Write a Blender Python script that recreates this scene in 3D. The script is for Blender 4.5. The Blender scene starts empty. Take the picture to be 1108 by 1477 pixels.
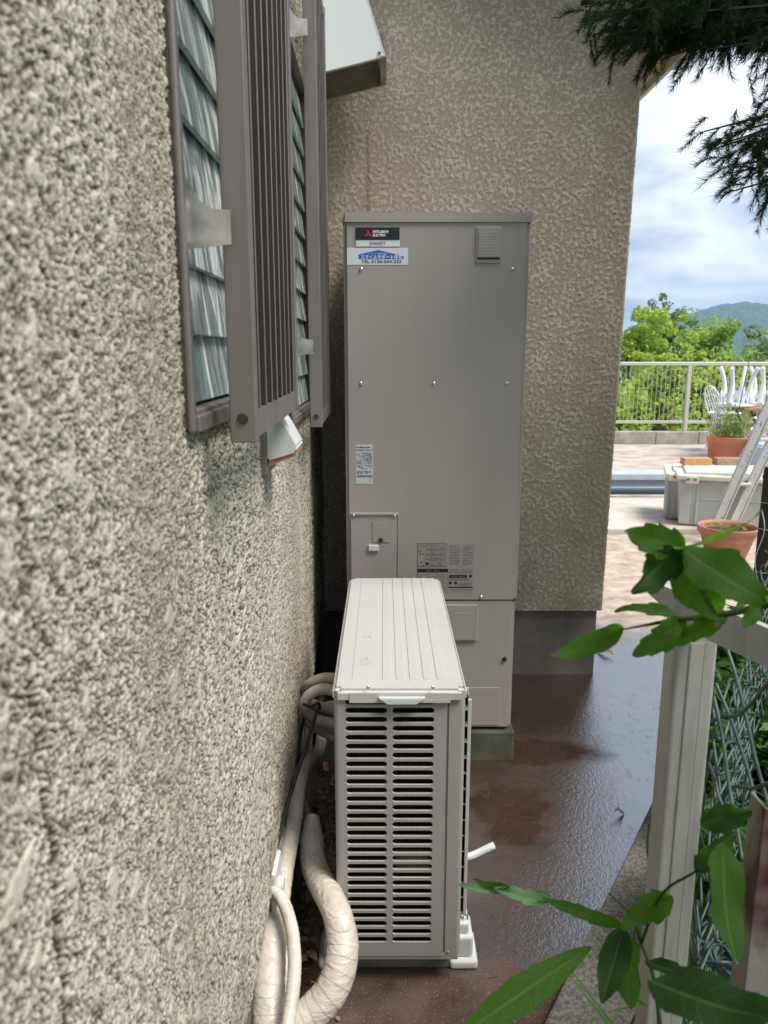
import bpy, bmesh, math, random
import numpy as np
from mathutils import Vector, Matrix, Euler
R = math.radians
random.seed(7); rng = np.random.default_rng(7)
C = bpy.context.scene.collection
sc = bpy.context.scene

# ------------------------------------------------------------------ camera
F, CX, CY, PITCH, CAMZ = 1109.0, 554.0, 738.5, R(11.8), 1.52
cam = bpy.data.cameras.new('camera'); camo = bpy.data.objects.new('camera', cam); C.objects.link(camo)
camo.location = (0, 0, CAMZ); camo.rotation_euler = (R(90) - PITCH, 0, 0)
cam.sensor_fit = 'VERTICAL'; cam.sensor_height = 36.0; cam.lens = F / 1477 * 36
cam.clip_start = 0.02; cam.clip_end = 6000
cam.dof.use_dof = True; cam.dof.focus_distance = 2.2; cam.dof.aperture_fstop = 8
sc.camera = camo
sc.view_settings.view_transform = 'Standard'; sc.view_settings.look = 'None'
sc.view_settings.gamma = 1; sc.view_settings.use_curve_mapping = False
sc.view_settings.exposure = 0.9
sc.cycles.volume_bounces = 0; sc.cycles.max_bounces = 8; sc.cycles.transparent_max_bounces = 12

# ------------------------------------------------------------------ sky: Nishita behind bright broken cloud
SUN_EL, SUN_AZ = R(58), R(120)            # azimuth clockwise from +Y
w = bpy.data.worlds.new('World'); sc.world = w; w.use_nodes = True
nt = w.node_tree; nt.nodes.clear()
def N(t, **k):
    n = nt.nodes.new(t)
    for a, b in k.items(): setattr(n, a, b)
    return n
L = lambda a, b: nt.links.new(a, b)
out = N('ShaderNodeOutputWorld'); bg = N('ShaderNodeBackground'); bg.inputs[1].default_value = 0.1
sky = N('ShaderNodeTexSky', sky_type='NISHITA', sun_disc=False)
sky.sun_elevation = SUN_EL; sky.sun_rotation = SUN_AZ; sky.dust_density = 1.5
geo = N('ShaderNodeTexCoord'); sep = N('ShaderNodeSeparateXYZ'); L(geo.outputs['Generated'], sep.inputs[0])
zz = N('ShaderNodeMath', operation='ADD'); L(sep.outputs[2], zz.inputs[0]); zz.inputs[1].default_value = 0.22
zm = N('ShaderNodeMath', operation='MAXIMUM'); L(zz.outputs[0], zm.inputs[0]); zm.inputs[1].default_value = 0.08
dx = N('ShaderNodeMath', operation='DIVIDE'); L(sep.outputs[0], dx.inputs[0]); L(zm.outputs[0], dx.inputs[1])
dy = N('ShaderNodeMath', operation='DIVIDE'); L(sep.outputs[1], dy.inputs[0]); L(zm.outputs[0], dy.inputs[1])
cmb = N('ShaderNodeCombineXYZ'); L(dx.outputs[0], cmb.inputs[0]); L(dy.outputs[0], cmb.inputs[1])
n1 = N('ShaderNodeTexNoise'); n1.inputs['Scale'].default_value = 1.7; n1.inputs['Detail'].default_value = 9
n1.inputs['Roughness'].default_value = 0.55; n1.inputs['Distortion'].default_value = 0.5; L(cmb.outputs[0], n1.inputs['Vector'])
n2 = N('ShaderNodeTexNoise'); n2.inputs['Scale'].default_value = 0.9; n2.inputs['Detail'].default_value = 6
mp = N('ShaderNodeMapping'); mp.inputs['Location'].default_value = (3.1, 1.7, 0); L(cmb.outputs[0], mp.inputs[0]); L(mp.outputs[0], n2.inputs['Vector'])
cr = N('ShaderNodeValToRGB'); cr.color_ramp.elements[0].position = 0.36; cr.color_ramp.elements[1].position = 0.56
L(n2.outputs['Fac'], cr.inputs[0])
gr = N('ShaderNodeValToRGB'); gr.color_ramp.elements[0].position = 0.34; gr.color_ramp.elements[0].color = (2.5, 3.15, 4.1, 1)
gr.color_ramp.elements[1].position = 0.60; gr.color_ramp.elements[1].color = (6.1, 6.45, 6.95, 1)
L(n1.outputs['Fac'], gr.inputs[0])
skm = N('ShaderNodeMix', data_type='RGBA'); L(cr.outputs[0], skm.inputs[0])
skb = N('ShaderNodeMix', data_type='RGBA', blend_type='MIX'); skb.inputs[0].default_value = 0.45
L(sky.outputs[0], skb.inputs[6]); skb.inputs[7].default_value = (3.4, 4.9, 7.2, 1)
L(skb.outputs[2], skm.inputs[6]); L(gr.outputs[0], skm.inputs[7])
L(skm.outputs[2], bg.inputs[0]); L(bg.outputs[0], out.inputs[0])

sun = bpy.data.lights.new('sun', 'SUN'); suno = bpy.data.objects.new('sun', sun); C.objects.link(suno)
sun.energy = 2.7; sun.angle = R(25); sun.color = (1, 0.965, 0.91)
sd = Vector((math.sin(SUN_AZ) * math.cos(SUN_EL), math.cos(SUN_AZ) * math.cos(SUN_EL), math.sin(SUN_EL)))
suno.rotation_euler = sd.to_track_quat('Z', 'Y').to_euler()

# ------------------------------------------------------------------ measuring help: a photo pixel at a given distance north of the camera
def P(x, y, Y):
    u = (x - CX) / F; v = (CY - y) / F
    fwd = math.cos(PITCH) + math.sin(PITCH) * v; up = -math.sin(PITCH) + math.cos(PITCH) * v
    return Vector((u / fwd * Y, Y, CAMZ + up / fwd * Y))
def WX(Y): return -0.235 - 0.012 * Y     # the long side wall runs very slightly off the view axis

# ------------------------------------------------------------------ materials
M = {}
def mat(name, col, rough=0.6, metal=0.0, spec=0.5, var=0.0, vscale=8, vcol=None, bump=0.0, bscale=60, bdist=0.002,
        detail=4, streak=None, coat=0.0, trans=0.0, ior=1.5, sss=0.0, thr=(0.35, 0.65), coords='Object'):
    m = bpy.data.materials.new(name); m.use_nodes = True; t = m.node_tree; b = t.nodes['Principled BSDF']
    b.inputs['Base Color'].default_value = (*col, 1); b.inputs['Roughness'].default_value = rough
    b.inputs['Metallic'].default_value = metal; b.inputs['Specular IOR Level'].default_value = spec
    b.inputs['Coat Weight'].default_value = coat; b.inputs['Coat Roughness'].default_value = 0.15
    b.inputs['Transmission Weight'].default_value = trans; b.inputs['IOR'].default_value = ior
    tc = t.nodes.new('ShaderNodeTexCoord'); src = tc.outputs[coords]
    if streak:
        mpn = t.nodes.new('ShaderNodeMapping'); mpn.inputs['Scale'].default_value = streak; t.links.new(src, mpn.inputs[0]); src = mpn.outputs[0]
    if var > 0 or vcol:
        n = t.nodes.new('ShaderNodeTexNoise'); n.inputs['Scale'].default_value = vscale; n.inputs['Detail'].default_value = detail
        n.inputs['Roughness'].default_value = 0.6
        t.links.new(src, n.inputs['Vector'])
        r = t.nodes.new('ShaderNodeValToRGB'); r.color_ramp.elements[0].position = thr[0]; r.color_ramp.elements[1].position = thr[1]
        if vcol: a, c2 = col, vcol
        else: a = tuple(max(0, c * (1 - var)) for c in col); c2 = tuple(min(1, c * (1 + var)) for c in col)
        r.color_ramp.elements[0].color = (*a, 1); r.color_ramp.elements[1].color = (*c2, 1)
        t.links.new(n.outputs['Fac'], r.inputs[0]); t.links.new(r.outputs[0], b.inputs['Base Color'])
        rr = t.nodes.new('ShaderNodeMapRange'); rr.inputs['To Min'].default_value = max(0.02, rough - 0.12); rr.inputs['To Max'].default_value = min(1, rough + 0.12)
        t.links.new(n.outputs['Fac'], rr.inputs[0]); t.links.new(rr.outputs[0], b.inputs['Roughness'])
    if bump > 0:
        n = t.nodes.new('ShaderNodeTexNoise'); n.inputs['Scale'].default_value = bscale; n.inputs['Detail'].default_value = 5
        t.links.new(src, n.inputs['Vector']); bp = t.nodes.new('ShaderNodeBump'); bp.inputs['Strength'].default_value = bump
        bp.inputs['Distance'].default_value = bdist; t.links.new(n.outputs['Fac'], bp.inputs['Height']); t.links.new(bp.outputs[0], b.inputs['Normal'])
    M[name] = m; return m

def stucco(name, low, high, dirt, bs):
    m = mat(name, high, 0.78, spec=0.35); t = m.node_tree; b = t.nodes['Principled BSDF']
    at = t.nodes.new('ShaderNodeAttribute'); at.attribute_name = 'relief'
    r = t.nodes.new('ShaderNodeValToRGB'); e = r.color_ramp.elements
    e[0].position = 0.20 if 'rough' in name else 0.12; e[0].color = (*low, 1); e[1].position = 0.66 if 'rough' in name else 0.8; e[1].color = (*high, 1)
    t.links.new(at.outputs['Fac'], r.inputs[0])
    tc = t.nodes.new('ShaderNodeTexCoord'); n = t.nodes.new('ShaderNodeTexNoise'); mpn = t.nodes.new('ShaderNodeMapping')
    mpn.inputs['Scale'].default_value = (1.6, 1.6, 0.35); t.links.new(tc.outputs['Object'], mpn.inputs[0])
    n.inputs['Scale'].default_value = 1.6; n.inputs['Detail'].default_value = 6; t.links.new(mpn.outputs[0], n.inputs['Vector'])
    r2 = t.nodes.new('ShaderNodeValToRGB'); r2.color_ramp.elements[0].position = 0.42; r2.color_ramp.elements[1].position = 0.72
    r2.color_ramp.elements[1].color = (0.7, 0.7, 0.7, 1); t.links.new(n.outputs['Fac'], r2.inputs[0])
    mx = t.nodes.new('ShaderNodeMix'); mx.data_type = 'RGBA'; t.links.new(r2.outputs[0], mx.inputs[0])
    t.links.new(r.outputs[0], mx.inputs[6]); mx.inputs[7].default_value = (*dirt, 1)
    # splash grime rising from the foot of the wall, and (rear wall) one thin rust run
    sp_ = t.nodes.new('ShaderNodeSeparateXYZ'); t.links.new(tc.outputs['Object'], sp_.inputs[0])
    def mm_(op, a, b_):
        x = t.nodes.new('ShaderNodeMath'); x.operation = op
        for i, q in enumerate((a, b_)):
            if hasattr(q, 'links'): t.links.new(q, x.inputs[i])
            else: x.inputs[i].default_value = q
        return x.outputs[0]
    n5 = t.nodes.new('ShaderNodeTexNoise'); n5.inputs['Scale'].default_value = 5; n5.inputs['Detail'].default_value = 7; t.links.new(tc.outputs['Object'], n5.inputs['Vector'])
    g5 = mm_('MULTIPLY', mm_('ADD', mm_('MULTIPLY', mm_('SUBTRACT', 0.62, sp_.outputs[2]), 1.6), mm_('MULTIPLY', mm_('SUBTRACT', n5.outputs['Fac'], .5), 2.2)), 1.0)
    c5 = t.nodes.new('ShaderNodeClamp'); t.links.new(g5, c5.inputs[0]); f5 = mm_('MULTIPLY', c5.outputs[0], .75)
    m5 = t.nodes.new('ShaderNodeMix'); m5.data_type = 'RGBA'; t.links.new(f5, m5.inputs[0]); t.links.new(mx.outputs[2], m5.inputs[6]); m5.inputs[7].default_value = (.13, .105, .07, 1); last = m5
    if 'pressed' in name:
        dx_ = mm_('DIVIDE', mm_('SUBTRACT', mm_('ADD', sp_.outputs[0], mm_('MULTIPLY', n5.outputs['Fac'], .02)), .233), .009)
        e_ = mm_('POWER', 2.718, mm_('MULTIPLY', mm_('MULTIPLY', dx_, dx_), -1.0)); zr = mm_('MULTIPLY', mm_('GREATER_THAN', sp_.outputs[2], 2.1), mm_('LESS_THAN', sp_.outputs[2], 2.42))
        m6 = t.nodes.new('ShaderNodeMix'); m6.data_type = 'RGBA'; t.links.new(mm_('MULTIPLY', mm_('MULTIPLY', e_, zr), .6), m6.inputs[0]); t.links.new(m5.outputs[2], m6.inputs[6]); m6.inputs[7].default_value = (.22, .11, .05, 1); last = m6
    t.links.new(last.outputs[2], b.inputs['Base Color'])
    nb = t.nodes.new('ShaderNodeTexNoise'); nb.inputs['Scale'].default_value = bs; nb.inputs['Detail'].default_value = 4
    t.links.new(tc.outputs['Object'], nb.inputs['Vector']); bp = t.nodes.new('ShaderNodeBump'); bp.inputs['Strength'].default_value = 0.8
    bp.inputs['Distance'].default_value = 0.0018; t.links.new(nb.outputs['Fac'], bp.inputs['Height']); t.links.new(bp.outputs[0], b.inputs['Normal'])
    return m
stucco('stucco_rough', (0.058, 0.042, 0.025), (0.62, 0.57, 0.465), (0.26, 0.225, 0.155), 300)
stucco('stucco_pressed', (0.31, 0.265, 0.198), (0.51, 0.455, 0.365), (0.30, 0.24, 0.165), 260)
mat('foundation', (0.125, 0.11, 0.094), 0.85, var=0.3, vscale=5, bump=0.5, bscale=120)
mat('concrete', (0.36, 0.33, 0.29), 0.85, var=0.25, vscale=6, bump=0.5, bscale=90)
mat('concrete_dark', (0.16, 0.155, 0.13), 0.8, var=0.3, vscale=9, bump=0.6, bscale=150)
mat('concrete_green', (0.075, 0.078, 0.052), 0.8, var=0.35, vscale=9, bump=0.6, bscale=120)
mat('paving', (0.52, 0.45, 0.38), 0.85, vcol=(0.25, 0.20, 0.165), vscale=3.5, detail=10, bump=0.6, bscale=60, thr=(0.45, 0.75), streak=(1, 1.6, 1))
mat('paving_pale', (0.62, 0.55, 0.48), 0.85, vcol=(0.40, 0.33, 0.27), vscale=3, detail=10, bump=0.5, bscale=60, thr=(0.45, 0.75))
mat('sash_bronze', (0.245, 0.215, 0.198), 0.38, metal=0.55, var=0.08, vscale=3, streak=(8, 8, 0.4), bump=0.05, bscale=300, bdist=0.0004)
mat('slat_bronze_shaded', (0.055, 0.042, 0.035), 0.42, metal=0.35, var=0.15, vscale=4, streak=(6, 6, 0.6))  # bronze darkened to hold the shade the grille slats lie in
mat('steel_bracket', (0.62, 0.60, 0.55), 0.35, metal=0.8, var=0.2, vscale=30)
mat('rubber_black', (0.015, 0.015, 0.016), 0.55)
mat('dark_gap', (0.006, 0.006, 0.006), 0.8)
mat('room_dark', (0.05, 0.055, 0.055), 0.9)
mat('tank_paint', (0.335, 0.300, 0.270), 0.40, spec=0.45, var=0.03, vscale=2.4, streak=(3.5, 3.5, .35), bump=0.06, bscale=500, bdist=0.0004)
mat('tank_paint_pale', (0.42, 0.39, 0.36), 0.38, spec=0.5)
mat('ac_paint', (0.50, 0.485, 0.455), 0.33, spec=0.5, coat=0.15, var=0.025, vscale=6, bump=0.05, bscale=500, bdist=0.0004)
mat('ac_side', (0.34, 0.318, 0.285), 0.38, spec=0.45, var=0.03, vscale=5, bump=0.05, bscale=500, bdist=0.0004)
mat('plastic_white', (0.60, 0.61, 0.60), 0.32, spec=0.5, var=0.05, vscale=10)
mat('hood_white', (0.78, 0.82, 0.80), 0.35, spec=0.4, var=0.02, vscale=2)
mat('stainless_dim', (0.34, 0.31, 0.27), 0.38, metal=0.7, var=0.3, vscale=8)
mat('chrome', (0.7, 0.7, 0.7), 0.2, metal=1)
mat('fin', (0.05, 0.055, 0.055), 0.5, metal=0.5)
mat('badge_black', (0.012, 0.012, 0.014), 0.3)
mat('badge_silver', (0.62, 0.66, 0.68), 0.35)
mat('logo_red', (0.62, 0.02, 0.03), 0.35)
mat('print_white', (0.85, 0.85, 0.85), 0.4)
mat('print_black', (0.02, 0.02, 0.02), 0.4)
mat('print_grey', (0.13, 0.12, 0.11), 0.4)
mat('sticker_white', (0.62, 0.64, 0.68), 0.4)
mat('sticker_blue', (0.02, 0.11, 0.42), 0.4)
mat('sticker_grey', (0.50, 0.52, 0.53), 0.4)
mat('sticker_beige', (0.31, 0.285, 0.255), 0.42)
mat('pipe_wrap', (0.60, 0.53, 0.44), 0.36, spec=0.5, coat=0.2, var=0.10, vscale=14, bump=0.8, bscale=42, bdist=0.005, streak=(1, 1, 2.8))
mat('hose_beige', (0.62, 0.54, 0.45), 0.42, var=0.12, vscale=25, bump=0.15, bscale=80)
mat('hose_dirty', (0.58, 0.54, 0.52), 0.5, vcol=(0.25, 0.16, 0.10), vscale=22, thr=(0.5, 0.72), streak=(1, 1, 0.4))
mat('post_white', (0.41, 0.405, 0.37), 0.5, vcol=(0.24, 0.22, 0.185), vscale=16, streak=(2, 2, 0.25), thr=(0.5, 0.8), bump=0.15, bscale=70)
mat('rust', (0.26, 0.24, 0.21), 0.65, vcol=(0.07, 0.022, 0.014), vscale=7, thr=(0.47, 0.58), streak=(1, 1, 0.5), bump=0.4, bscale=120)
mat('mesh_green', (0.06, 0.095, 0.085), 0.42, var=0.3, vscale=40)
mat('post_brown', (0.055, 0.042, 0.035), 0.5, var=0.2, vscale=20)
mat('aluminium', (0.62, 0.60, 0.58), 0.42, metal=0.45, vcol=(0.40, 0.38, 0.36), vscale=9, thr=(0.55, 0.9), streak=(1, 1, 0.3))
mat('bin_white', (0.74, 0.74, 0.66), 0.5, vcol=(0.50, 0.52, 0.38), vscale=8, thr=(0.52, 0.8))
mat('bin_grey', (0.50, 0.53, 0.52), 0.55, vcol=(0.40, 0.45, 0.34), vscale=4, thr=(0.5, 0.8), streak=(1, 1, 0.5))
mat('bin_grey_cool', (0.40, 0.41, 0.45), 0.55, var=0.08, vscale=5)
mat('terracotta', (0.44, 0.20, 0.13), 0.7, vcol=(0.55, 0.36, 0.27), vscale=9, thr=(0.5, 0.8), bump=0.2, bscale=80)
mat('terracotta_red', (0.60, 0.20, 0.13), 0.55, var=0.06, vscale=6)
mat('terracotta_orange', (0.70, 0.22, 0.07), 0.55, var=0.06, vscale=6)
mat('soil', (0.06, 0.04, 0.03), 0.95, var=0.4, vscale=30, bump=0.8, bscale=70)
mat('brick_orange', (0.58, 0.30, 0.13), 0.85, var=0.15, vscale=20, bump=0.4, bscale=90)
mat('brick_brown', (0.40, 0.26, 0.17), 0.85, vcol=(0.25, 0.18, 0.13), vscale=60, thr=(0.45, 0.6), bump=0.4, bscale=90)
mat('fence_champagne', (0.60, 0.56, 0.48), 0.45, metal=0.3, var=0.04, vscale=4)
mat('cast_white', (0.80, 0.81, 0.84), 0.45, var=0.06, vscale=30)
mat('wood', (0.47, 0.28, 0.13), 0.6, vcol=(0.36, 0.19, 0.08), vscale=14, streak=(0.4, 6, 1))
mat('iron_dark', (0.04, 0.04, 0.045), 0.5)
mat('blue_tarp', (0.36, 0.46, 0.56), 0.5, var=0.1, vscale=6)
mat('step_blue', (0.46, 0.52, 0.58), 0.6, var=0.10, vscale=6, streak=(1, 1, 4))
mat('pipe_blue', (0.07, 0.10, 0.14), 0.4)
mat('bark', (0.085, 0.06, 0.045), 0.9, var=0.4, vscale=14, streak=(3, 3, 0.6), bump=0.9, bscale=40, bdist=0.01)
mat('eave_ochre', (0.55, 0.43, 0.24), 0.8, var=0.08, vscale=20, bump=0.4, bscale=120)
mat('roof_tile', (0.10, 0.09, 0.09), 0.7, var=0.15, vscale=6)
mat('gutter', (0.60, 0.62, 0.62), 0.45, var=0.05, vscale=3)
mat('dry_leaf', (0.24, 0.13, 0.07), 0.75, vcol=(0.42, 0.30, 0.18), vscale=12)
mat('needle_litter', (0.05, 0.025, 0.015), 0.7, vcol=(0.17, 0.10, 0.06), vscale=6)

def leafmat(name, col, vcol, trans_col, tw=0.35, vscale=6, rough=0.45, spec=0.4):
    m = mat(name, col, rough, spec=spec, vcol=vcol, vscale=vscale, thr=(0.35, 0.7)); t = m.node_tree; b = t.nodes['Principled BSDF']
    tr = t.nodes.new('ShaderNodeBsdfTranslucent'); tr.inputs[0].default_value = (*trans_col, 1)
    mx = t.nodes.new('ShaderNodeMixShader'); mx.inputs[0].default_value = tw
    o = t.nodes['Material Output']; t.links.new(b.outputs[0], mx.inputs[1]); t.links.new(tr.outputs[0], mx.inputs[2]); t.links.new(mx.outputs[0], o.inputs[0])
    return m
leafmat('leaf_near', (0.022, 0.062, 0.010), (0.035, 0.085, 0.014), (0.17, 0.46, 0.02), 0.5, rough=0.62, spec=0.12)
leafmat('leaf_near_dark', (0.018, 0.05, 0.014), (0.028, 0.065, 0.02), (0.08, 0.24, 0.02), 0.4, rough=0.6, spec=0.14)
def veins(m):
    t = m.node_tree; b = t.nodes['Principled BSDF']; tr = [n for n in t.nodes if n.type == 'BSDF_TRANSLUCENT'][0]
    def mth(op, a, b_):
        x = t.nodes.new('ShaderNodeMath'); x.operation = op
        for i, q in enumerate((a, b_)):
            if hasattr(q, 'links'): t.links.new(q, x.inputs[i])
            else: x.inputs[i].default_value = q
        return x.outputs[0]
    A = t.nodes.new('ShaderNodeAttribute'); A.attribute_name = 'lt'; B = t.nodes.new('ShaderNodeAttribute'); B.attribute_name = 'lu'
    side = mth('LESS_THAN', mth('FRACT', mth('SUBTRACT', mth('MULTIPLY', A.outputs['Fac'], 9.0), mth('MULTIPLY', B.outputs['Fac'], 1.6)), 0), .11)
    mid_ = mth('LESS_THAN', B.outputs['Fac'], .07); v = mth('MAXIMUM', mth('MULTIPLY', side, .45), mid_)
    src = b.inputs['Base Color'].links[0].from_socket; mx = t.nodes.new('ShaderNodeMix'); mx.data_type = 'RGBA'
    t.links.new(mth('MULTIPLY', v, .55), mx.inputs[0]); t.links.new(src, mx.inputs[6]); mx.inputs[7].default_value = (.10, .17, .05, 1); t.links.new(mx.outputs[2], b.inputs['Base Color'])
    mx2 = t.nodes.new('ShaderNodeMix'); mx2.data_type = 'RGBA'; t.links.new(mth('MULTIPLY', v, .6), mx2.inputs[0]); mx2.inputs[6].default_value = tr.inputs[0].default_value; mx2.inputs[7].default_value = (.03, .08, .01, 1)
    nz_ = t.nodes.new('ShaderNodeTexNoise'); nz_.inputs['Scale'].default_value = 35; mx3 = t.nodes.new('ShaderNodeMix'); mx3.data_type = 'RGBA'; mx3.blend_type = 'MULTIPLY'
    rr = t.nodes.new('ShaderNodeValToRGB'); rr.color_ramp.elements[0].position = .35; rr.color_ramp.elements[0].color = (.55, .55, .5, 1); rr.color_ramp.elements[1].position = .6; t.links.new(nz_.outputs['Fac'], rr.inputs[0])
    mx3.inputs[0].default_value = 1; t.links.new(mx2.outputs[2], mx3.inputs[6]); t.links.new(rr.outputs[0], mx3.inputs[7]); t.links.new(mx3.outputs[2], tr.inputs[0])
    bp = t.nodes.new('ShaderNodeBump'); bp.inputs['Strength'].default_value = .5; bp.inputs['Distance'].default_value = .001; bp.invert = True; t.links.new(v, bp.inputs['Height']); t.links.new(bp.outputs[0], b.inputs['Normal'])
leafmat('leaf_pale', (0.16, 0.27, 0.16), (0.08, 0.20, 0.05), (0.16, 0.40, 0.06), 0.35, vscale=22)
for k_ in ('leaf_near', 'leaf_near_dark', 'leaf_pale'): veins(M[k_])
leafmat('conifer', (0.010, 0.026, 0.011), (0.022, 0.045, 0.016), (0.03, 0.07, 0.015), 0.25, vscale=4, rough=.7, spec=.1)
leafmat('tree_yellow', (0.22, 0.33, 0.05), (0.40, 0.50, 0.09), (0.62, 0.76, 0.14), 0.5, vscale=0.9)
leafmat('tree_mid', (0.16, 0.26, 0.05), (0.28, 0.39, 0.09), (0.46, 0.64, 0.14), 0.5, vscale=0.9)
leafmat('tree_grey', (0.13, 0.19, 0.07), (0.22, 0.29, 0.12), (0.30, 0.44, 0.14), 0.45, vscale=0.9)
leafmat('weed', (0.05, 0.12, 0.02), (0.10, 0.20, 0.03), (0.20, 0.42, 0.05), 0.4, vscale=3)
leafmat('weed_dry', (0.22, 0.19, 0.09), (0.30, 0.26, 0.12), (0.3, 0.28, 0.1), 0.3, vscale=3)
leafmat('pot_plant', (0.16, 0.28, 0.04), (0.30, 0.38, 0.05), (0.4, 0.6, 0.06), 0.4, vscale=5)

# patterned jalousie glass, its wavy reflections painted as cream streaks in the colour
g = mat('pattern_glass_glints', (0.45, 0.60, 0.57), 0.16, spec=0.7, trans=0.22, ior=1.5)
t = g.node_tree; b = t.nodes['Principled BSDF']; tc = t.nodes.new('ShaderNodeTexCoord'); mpn = t.nodes.new('ShaderNodeMapping')
mpn.inputs['Scale'].default_value = (1, 13, 3.0); t.links.new(tc.outputs['Object'], mpn.inputs[0])
n = t.nodes.new('ShaderNodeTexNoise'); n.inputs['Scale'].default_value = 1.0; n.inputs['Detail'].default_value = 3; n.inputs['Distortion'].default_value = 1.6
t.links.new(mpn.outputs[0], n.inputs['Vector'])
bp = t.nodes.new('ShaderNodeBump'); bp.inputs['Strength'].default_value = 1.0; bp.inputs['Distance'].default_value = 0.02
t.links.new(n.outputs['Fac'], bp.inputs['Height']); t.links.new(bp.outputs[0], b.inputs['Normal'])
r = t.nodes.new('ShaderNodeValToRGB'); r.color_ramp.elements[0].position = 0.49; r.color_ramp.elements[0].color = (0.33, 0.41, 0.39, 1)
r.color_ramp.elements[1].position = 0.58; r.color_ramp.elements[1].color = (0.97, 0.97, 0.92, 1)
t.links.new(n.outputs['Fac'], r.inputs[0]); t.links.new(r.outputs[0], b.inputs['Base Color'])
mat('glass_edge', (0.42, 0.62, 0.58), 0.2, spec=0.6)

# wet concrete: damp patches over dry, film of water glossy, grit relief
m = mat('wet_ground', (0.1, 0.06, 0.045), 0.3); t = m.node_tree; b = t.nodes['Principled BSDF']
tc = t.nodes.new('ShaderNodeTexCoord')
def noise(s, d=5, ro=0.6, dist=0):
    n = t.nodes.new('ShaderNodeTexNoise'); n.inputs['Scale'].default_value = s; n.inputs['Detail'].default_value = d
    n.inputs['Roughness'].default_value = ro; n.inputs['Distortion'].default_value = dist
    t.links.new(tc.outputs['Object'], n.inputs['Vector']); return n
def ramp(src, p0, c0, p1, c1):
    r = t.nodes.new('ShaderNodeValToRGB'); r.color_ramp.elements[0].position = p0; r.color_ramp.elements[0].color = (*c0, 1)
    r.color_ramp.elements[1].position = p1; r.color_ramp.elements[1].color = (*c1, 1); t.links.new(src, r.inputs[0]); return r
def mix(fac, a, b_, blend='MIX'):
    x = t.nodes.new('ShaderNodeMix'); x.data_type = 'RGBA'; x.blend_type = blend
    if hasattr(fac, 'links'): t.links.new(fac, x.inputs[0])
    else: x.inputs[0].default_value = fac
    t.links.new(a, x.inputs[6]); t.links.new(b_, x.inputs[7]); return x
def math_(op, a, b_=None, c=None):
    x = t.nodes.new('ShaderNodeMath'); x.operation = op
    for i, q in enumerate((a, b_, c)):
        if q is None: continue
        if hasattr(q, 'links'): t.links.new(q, x.inputs[i])
        else: x.inputs[i].default_value = q
    return x.outputs[0]
def dist_to(px, py, sx=1, sy=1):
    s = t.nodes.new('ShaderNodeSeparateXYZ'); t.links.new(tc.outputs['Object'], s.inputs[0])
    a = math_('MULTIPLY', math_('SUBTRACT', s.outputs[0], px), sx); c = math_('MULTIPLY', math_('SUBTRACT', s.outputs[1], py), sy)
    return math_('SQRT', math_('ADD', math_('MULTIPLY', a, a), math_('MULTIPLY', c, c)))
big = noise(1.5, 8); mid = noise(9, 6); fine = noise(160, 3)
wetcol = ramp(mid.outputs['Fac'], 0.35, (0.022, 0.009, 0.005), 0.7, (0.048, 0.020, 0.012))
drycol = ramp(mid.outputs['Fac'], 0.35, (0.070, 0.040, 0.029), 0.7, (0.145, 0.092, 0.068))
speck = ramp(fine.outputs['Fac'], 0.60, (0, 0, 0), 0.68, (0.9, 0.9, 0.9))
# a dry tongue comes in from the camera side; the rest is wet
dn = math_('ADD', dist_to(0.25, 1.0, 0.85, 1.0), math_('MULTIPLY', math_('SUBTRACT', big.outputs['Fac'], 0.5), 0.8))
wetf = ramp(dn, 0.60, (0, 0, 0), 0.72, (1, 1, 1))
col = mix(wetf.outputs[0], drycol.outputs[0], wetcol.outputs[0])
gritc = t.nodes.new('ShaderNodeRGB'); gritc.outputs[0].default_value = (0.34, 0.26, 0.2, 1)
gf = math_('MULTIPLY', speck.outputs[0], math_('SUBTRACT', 0.75, math_('MULTIPLY', wetf.outputs[0], 0.6)))
col2 = mix(gf, col.outputs[2], gritc.outputs[0])
# far side of the passage is paler bare concrete
s_ = t.nodes.new('ShaderNodeSeparateXYZ'); t.links.new(tc.outputs['Object'], s_.inputs[0])
farf = ramp(math_('ADD', math_('MULTIPLY', s_.outputs[1], 0.1), math_('MULTIPLY', math_('SUBTRACT', big.outputs['Fac'], 0.5), 0.12)), 0.375, (0, 0, 0), 0.43, (1, 1, 1))
palec = ramp(mid.outputs['Fac'], 0.3, (0.33, 0.25, 0.19), 0.75, (0.66, 0.57, 0.48))
col3 = mix(farf.outputs[0], col2.outputs[2], palec.outputs[0])
t.links.new(col3.outputs[2], b.inputs['Base Color'])
wetness = math_('MULTIPLY', wetf.outputs[0], math_('SUBTRACT', 1, farf.outputs[0]))
jit = math_('MULTIPLY', math_('SUBTRACT', big.outputs['Fac'], 0.5), 0.35)
jit2 = math_('MULTIPLY', math_('SUBTRACT', mid.outputs['Fac'], 0.5), 0.16)
pd = math_('MINIMUM', dist_to(0.60, 2.74, .70, 1.25), dist_to(0.42, 2.34, 1.15, .85))
pd = math_('ADD', math_('ADD', pd, jit), jit2)
puddle = ramp(pd, 0.11, (0.06, 0.06, 0.06), 0.22, (1, 1, 1))     # worn matte patches where the water film has drained
puddle0 = puddle.outputs[0]
rough = math_('SUBTRACT', 0.8, math_('MULTIPLY', math_('MULTIPLY', wetness, puddle0), 0.6))
t.links.new(rough, b.inputs['Roughness'])
b.inputs['Specular IOR Level'].default_value = 0.5; t.links.new(math_('ADD', 1.28, math_('MULTIPLY', math_('MULTIPLY', wetness, puddle0), .85)), b.inputs['IOR'])
t.links.new(wetness, b.inputs['Coat Weight']); b.inputs['Coat Roughness'].default_value = 0.10; b.inputs['Coat IOR'].default_value = 3.0
hb = noise(150, 4); hc = noise(60, 3)
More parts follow.
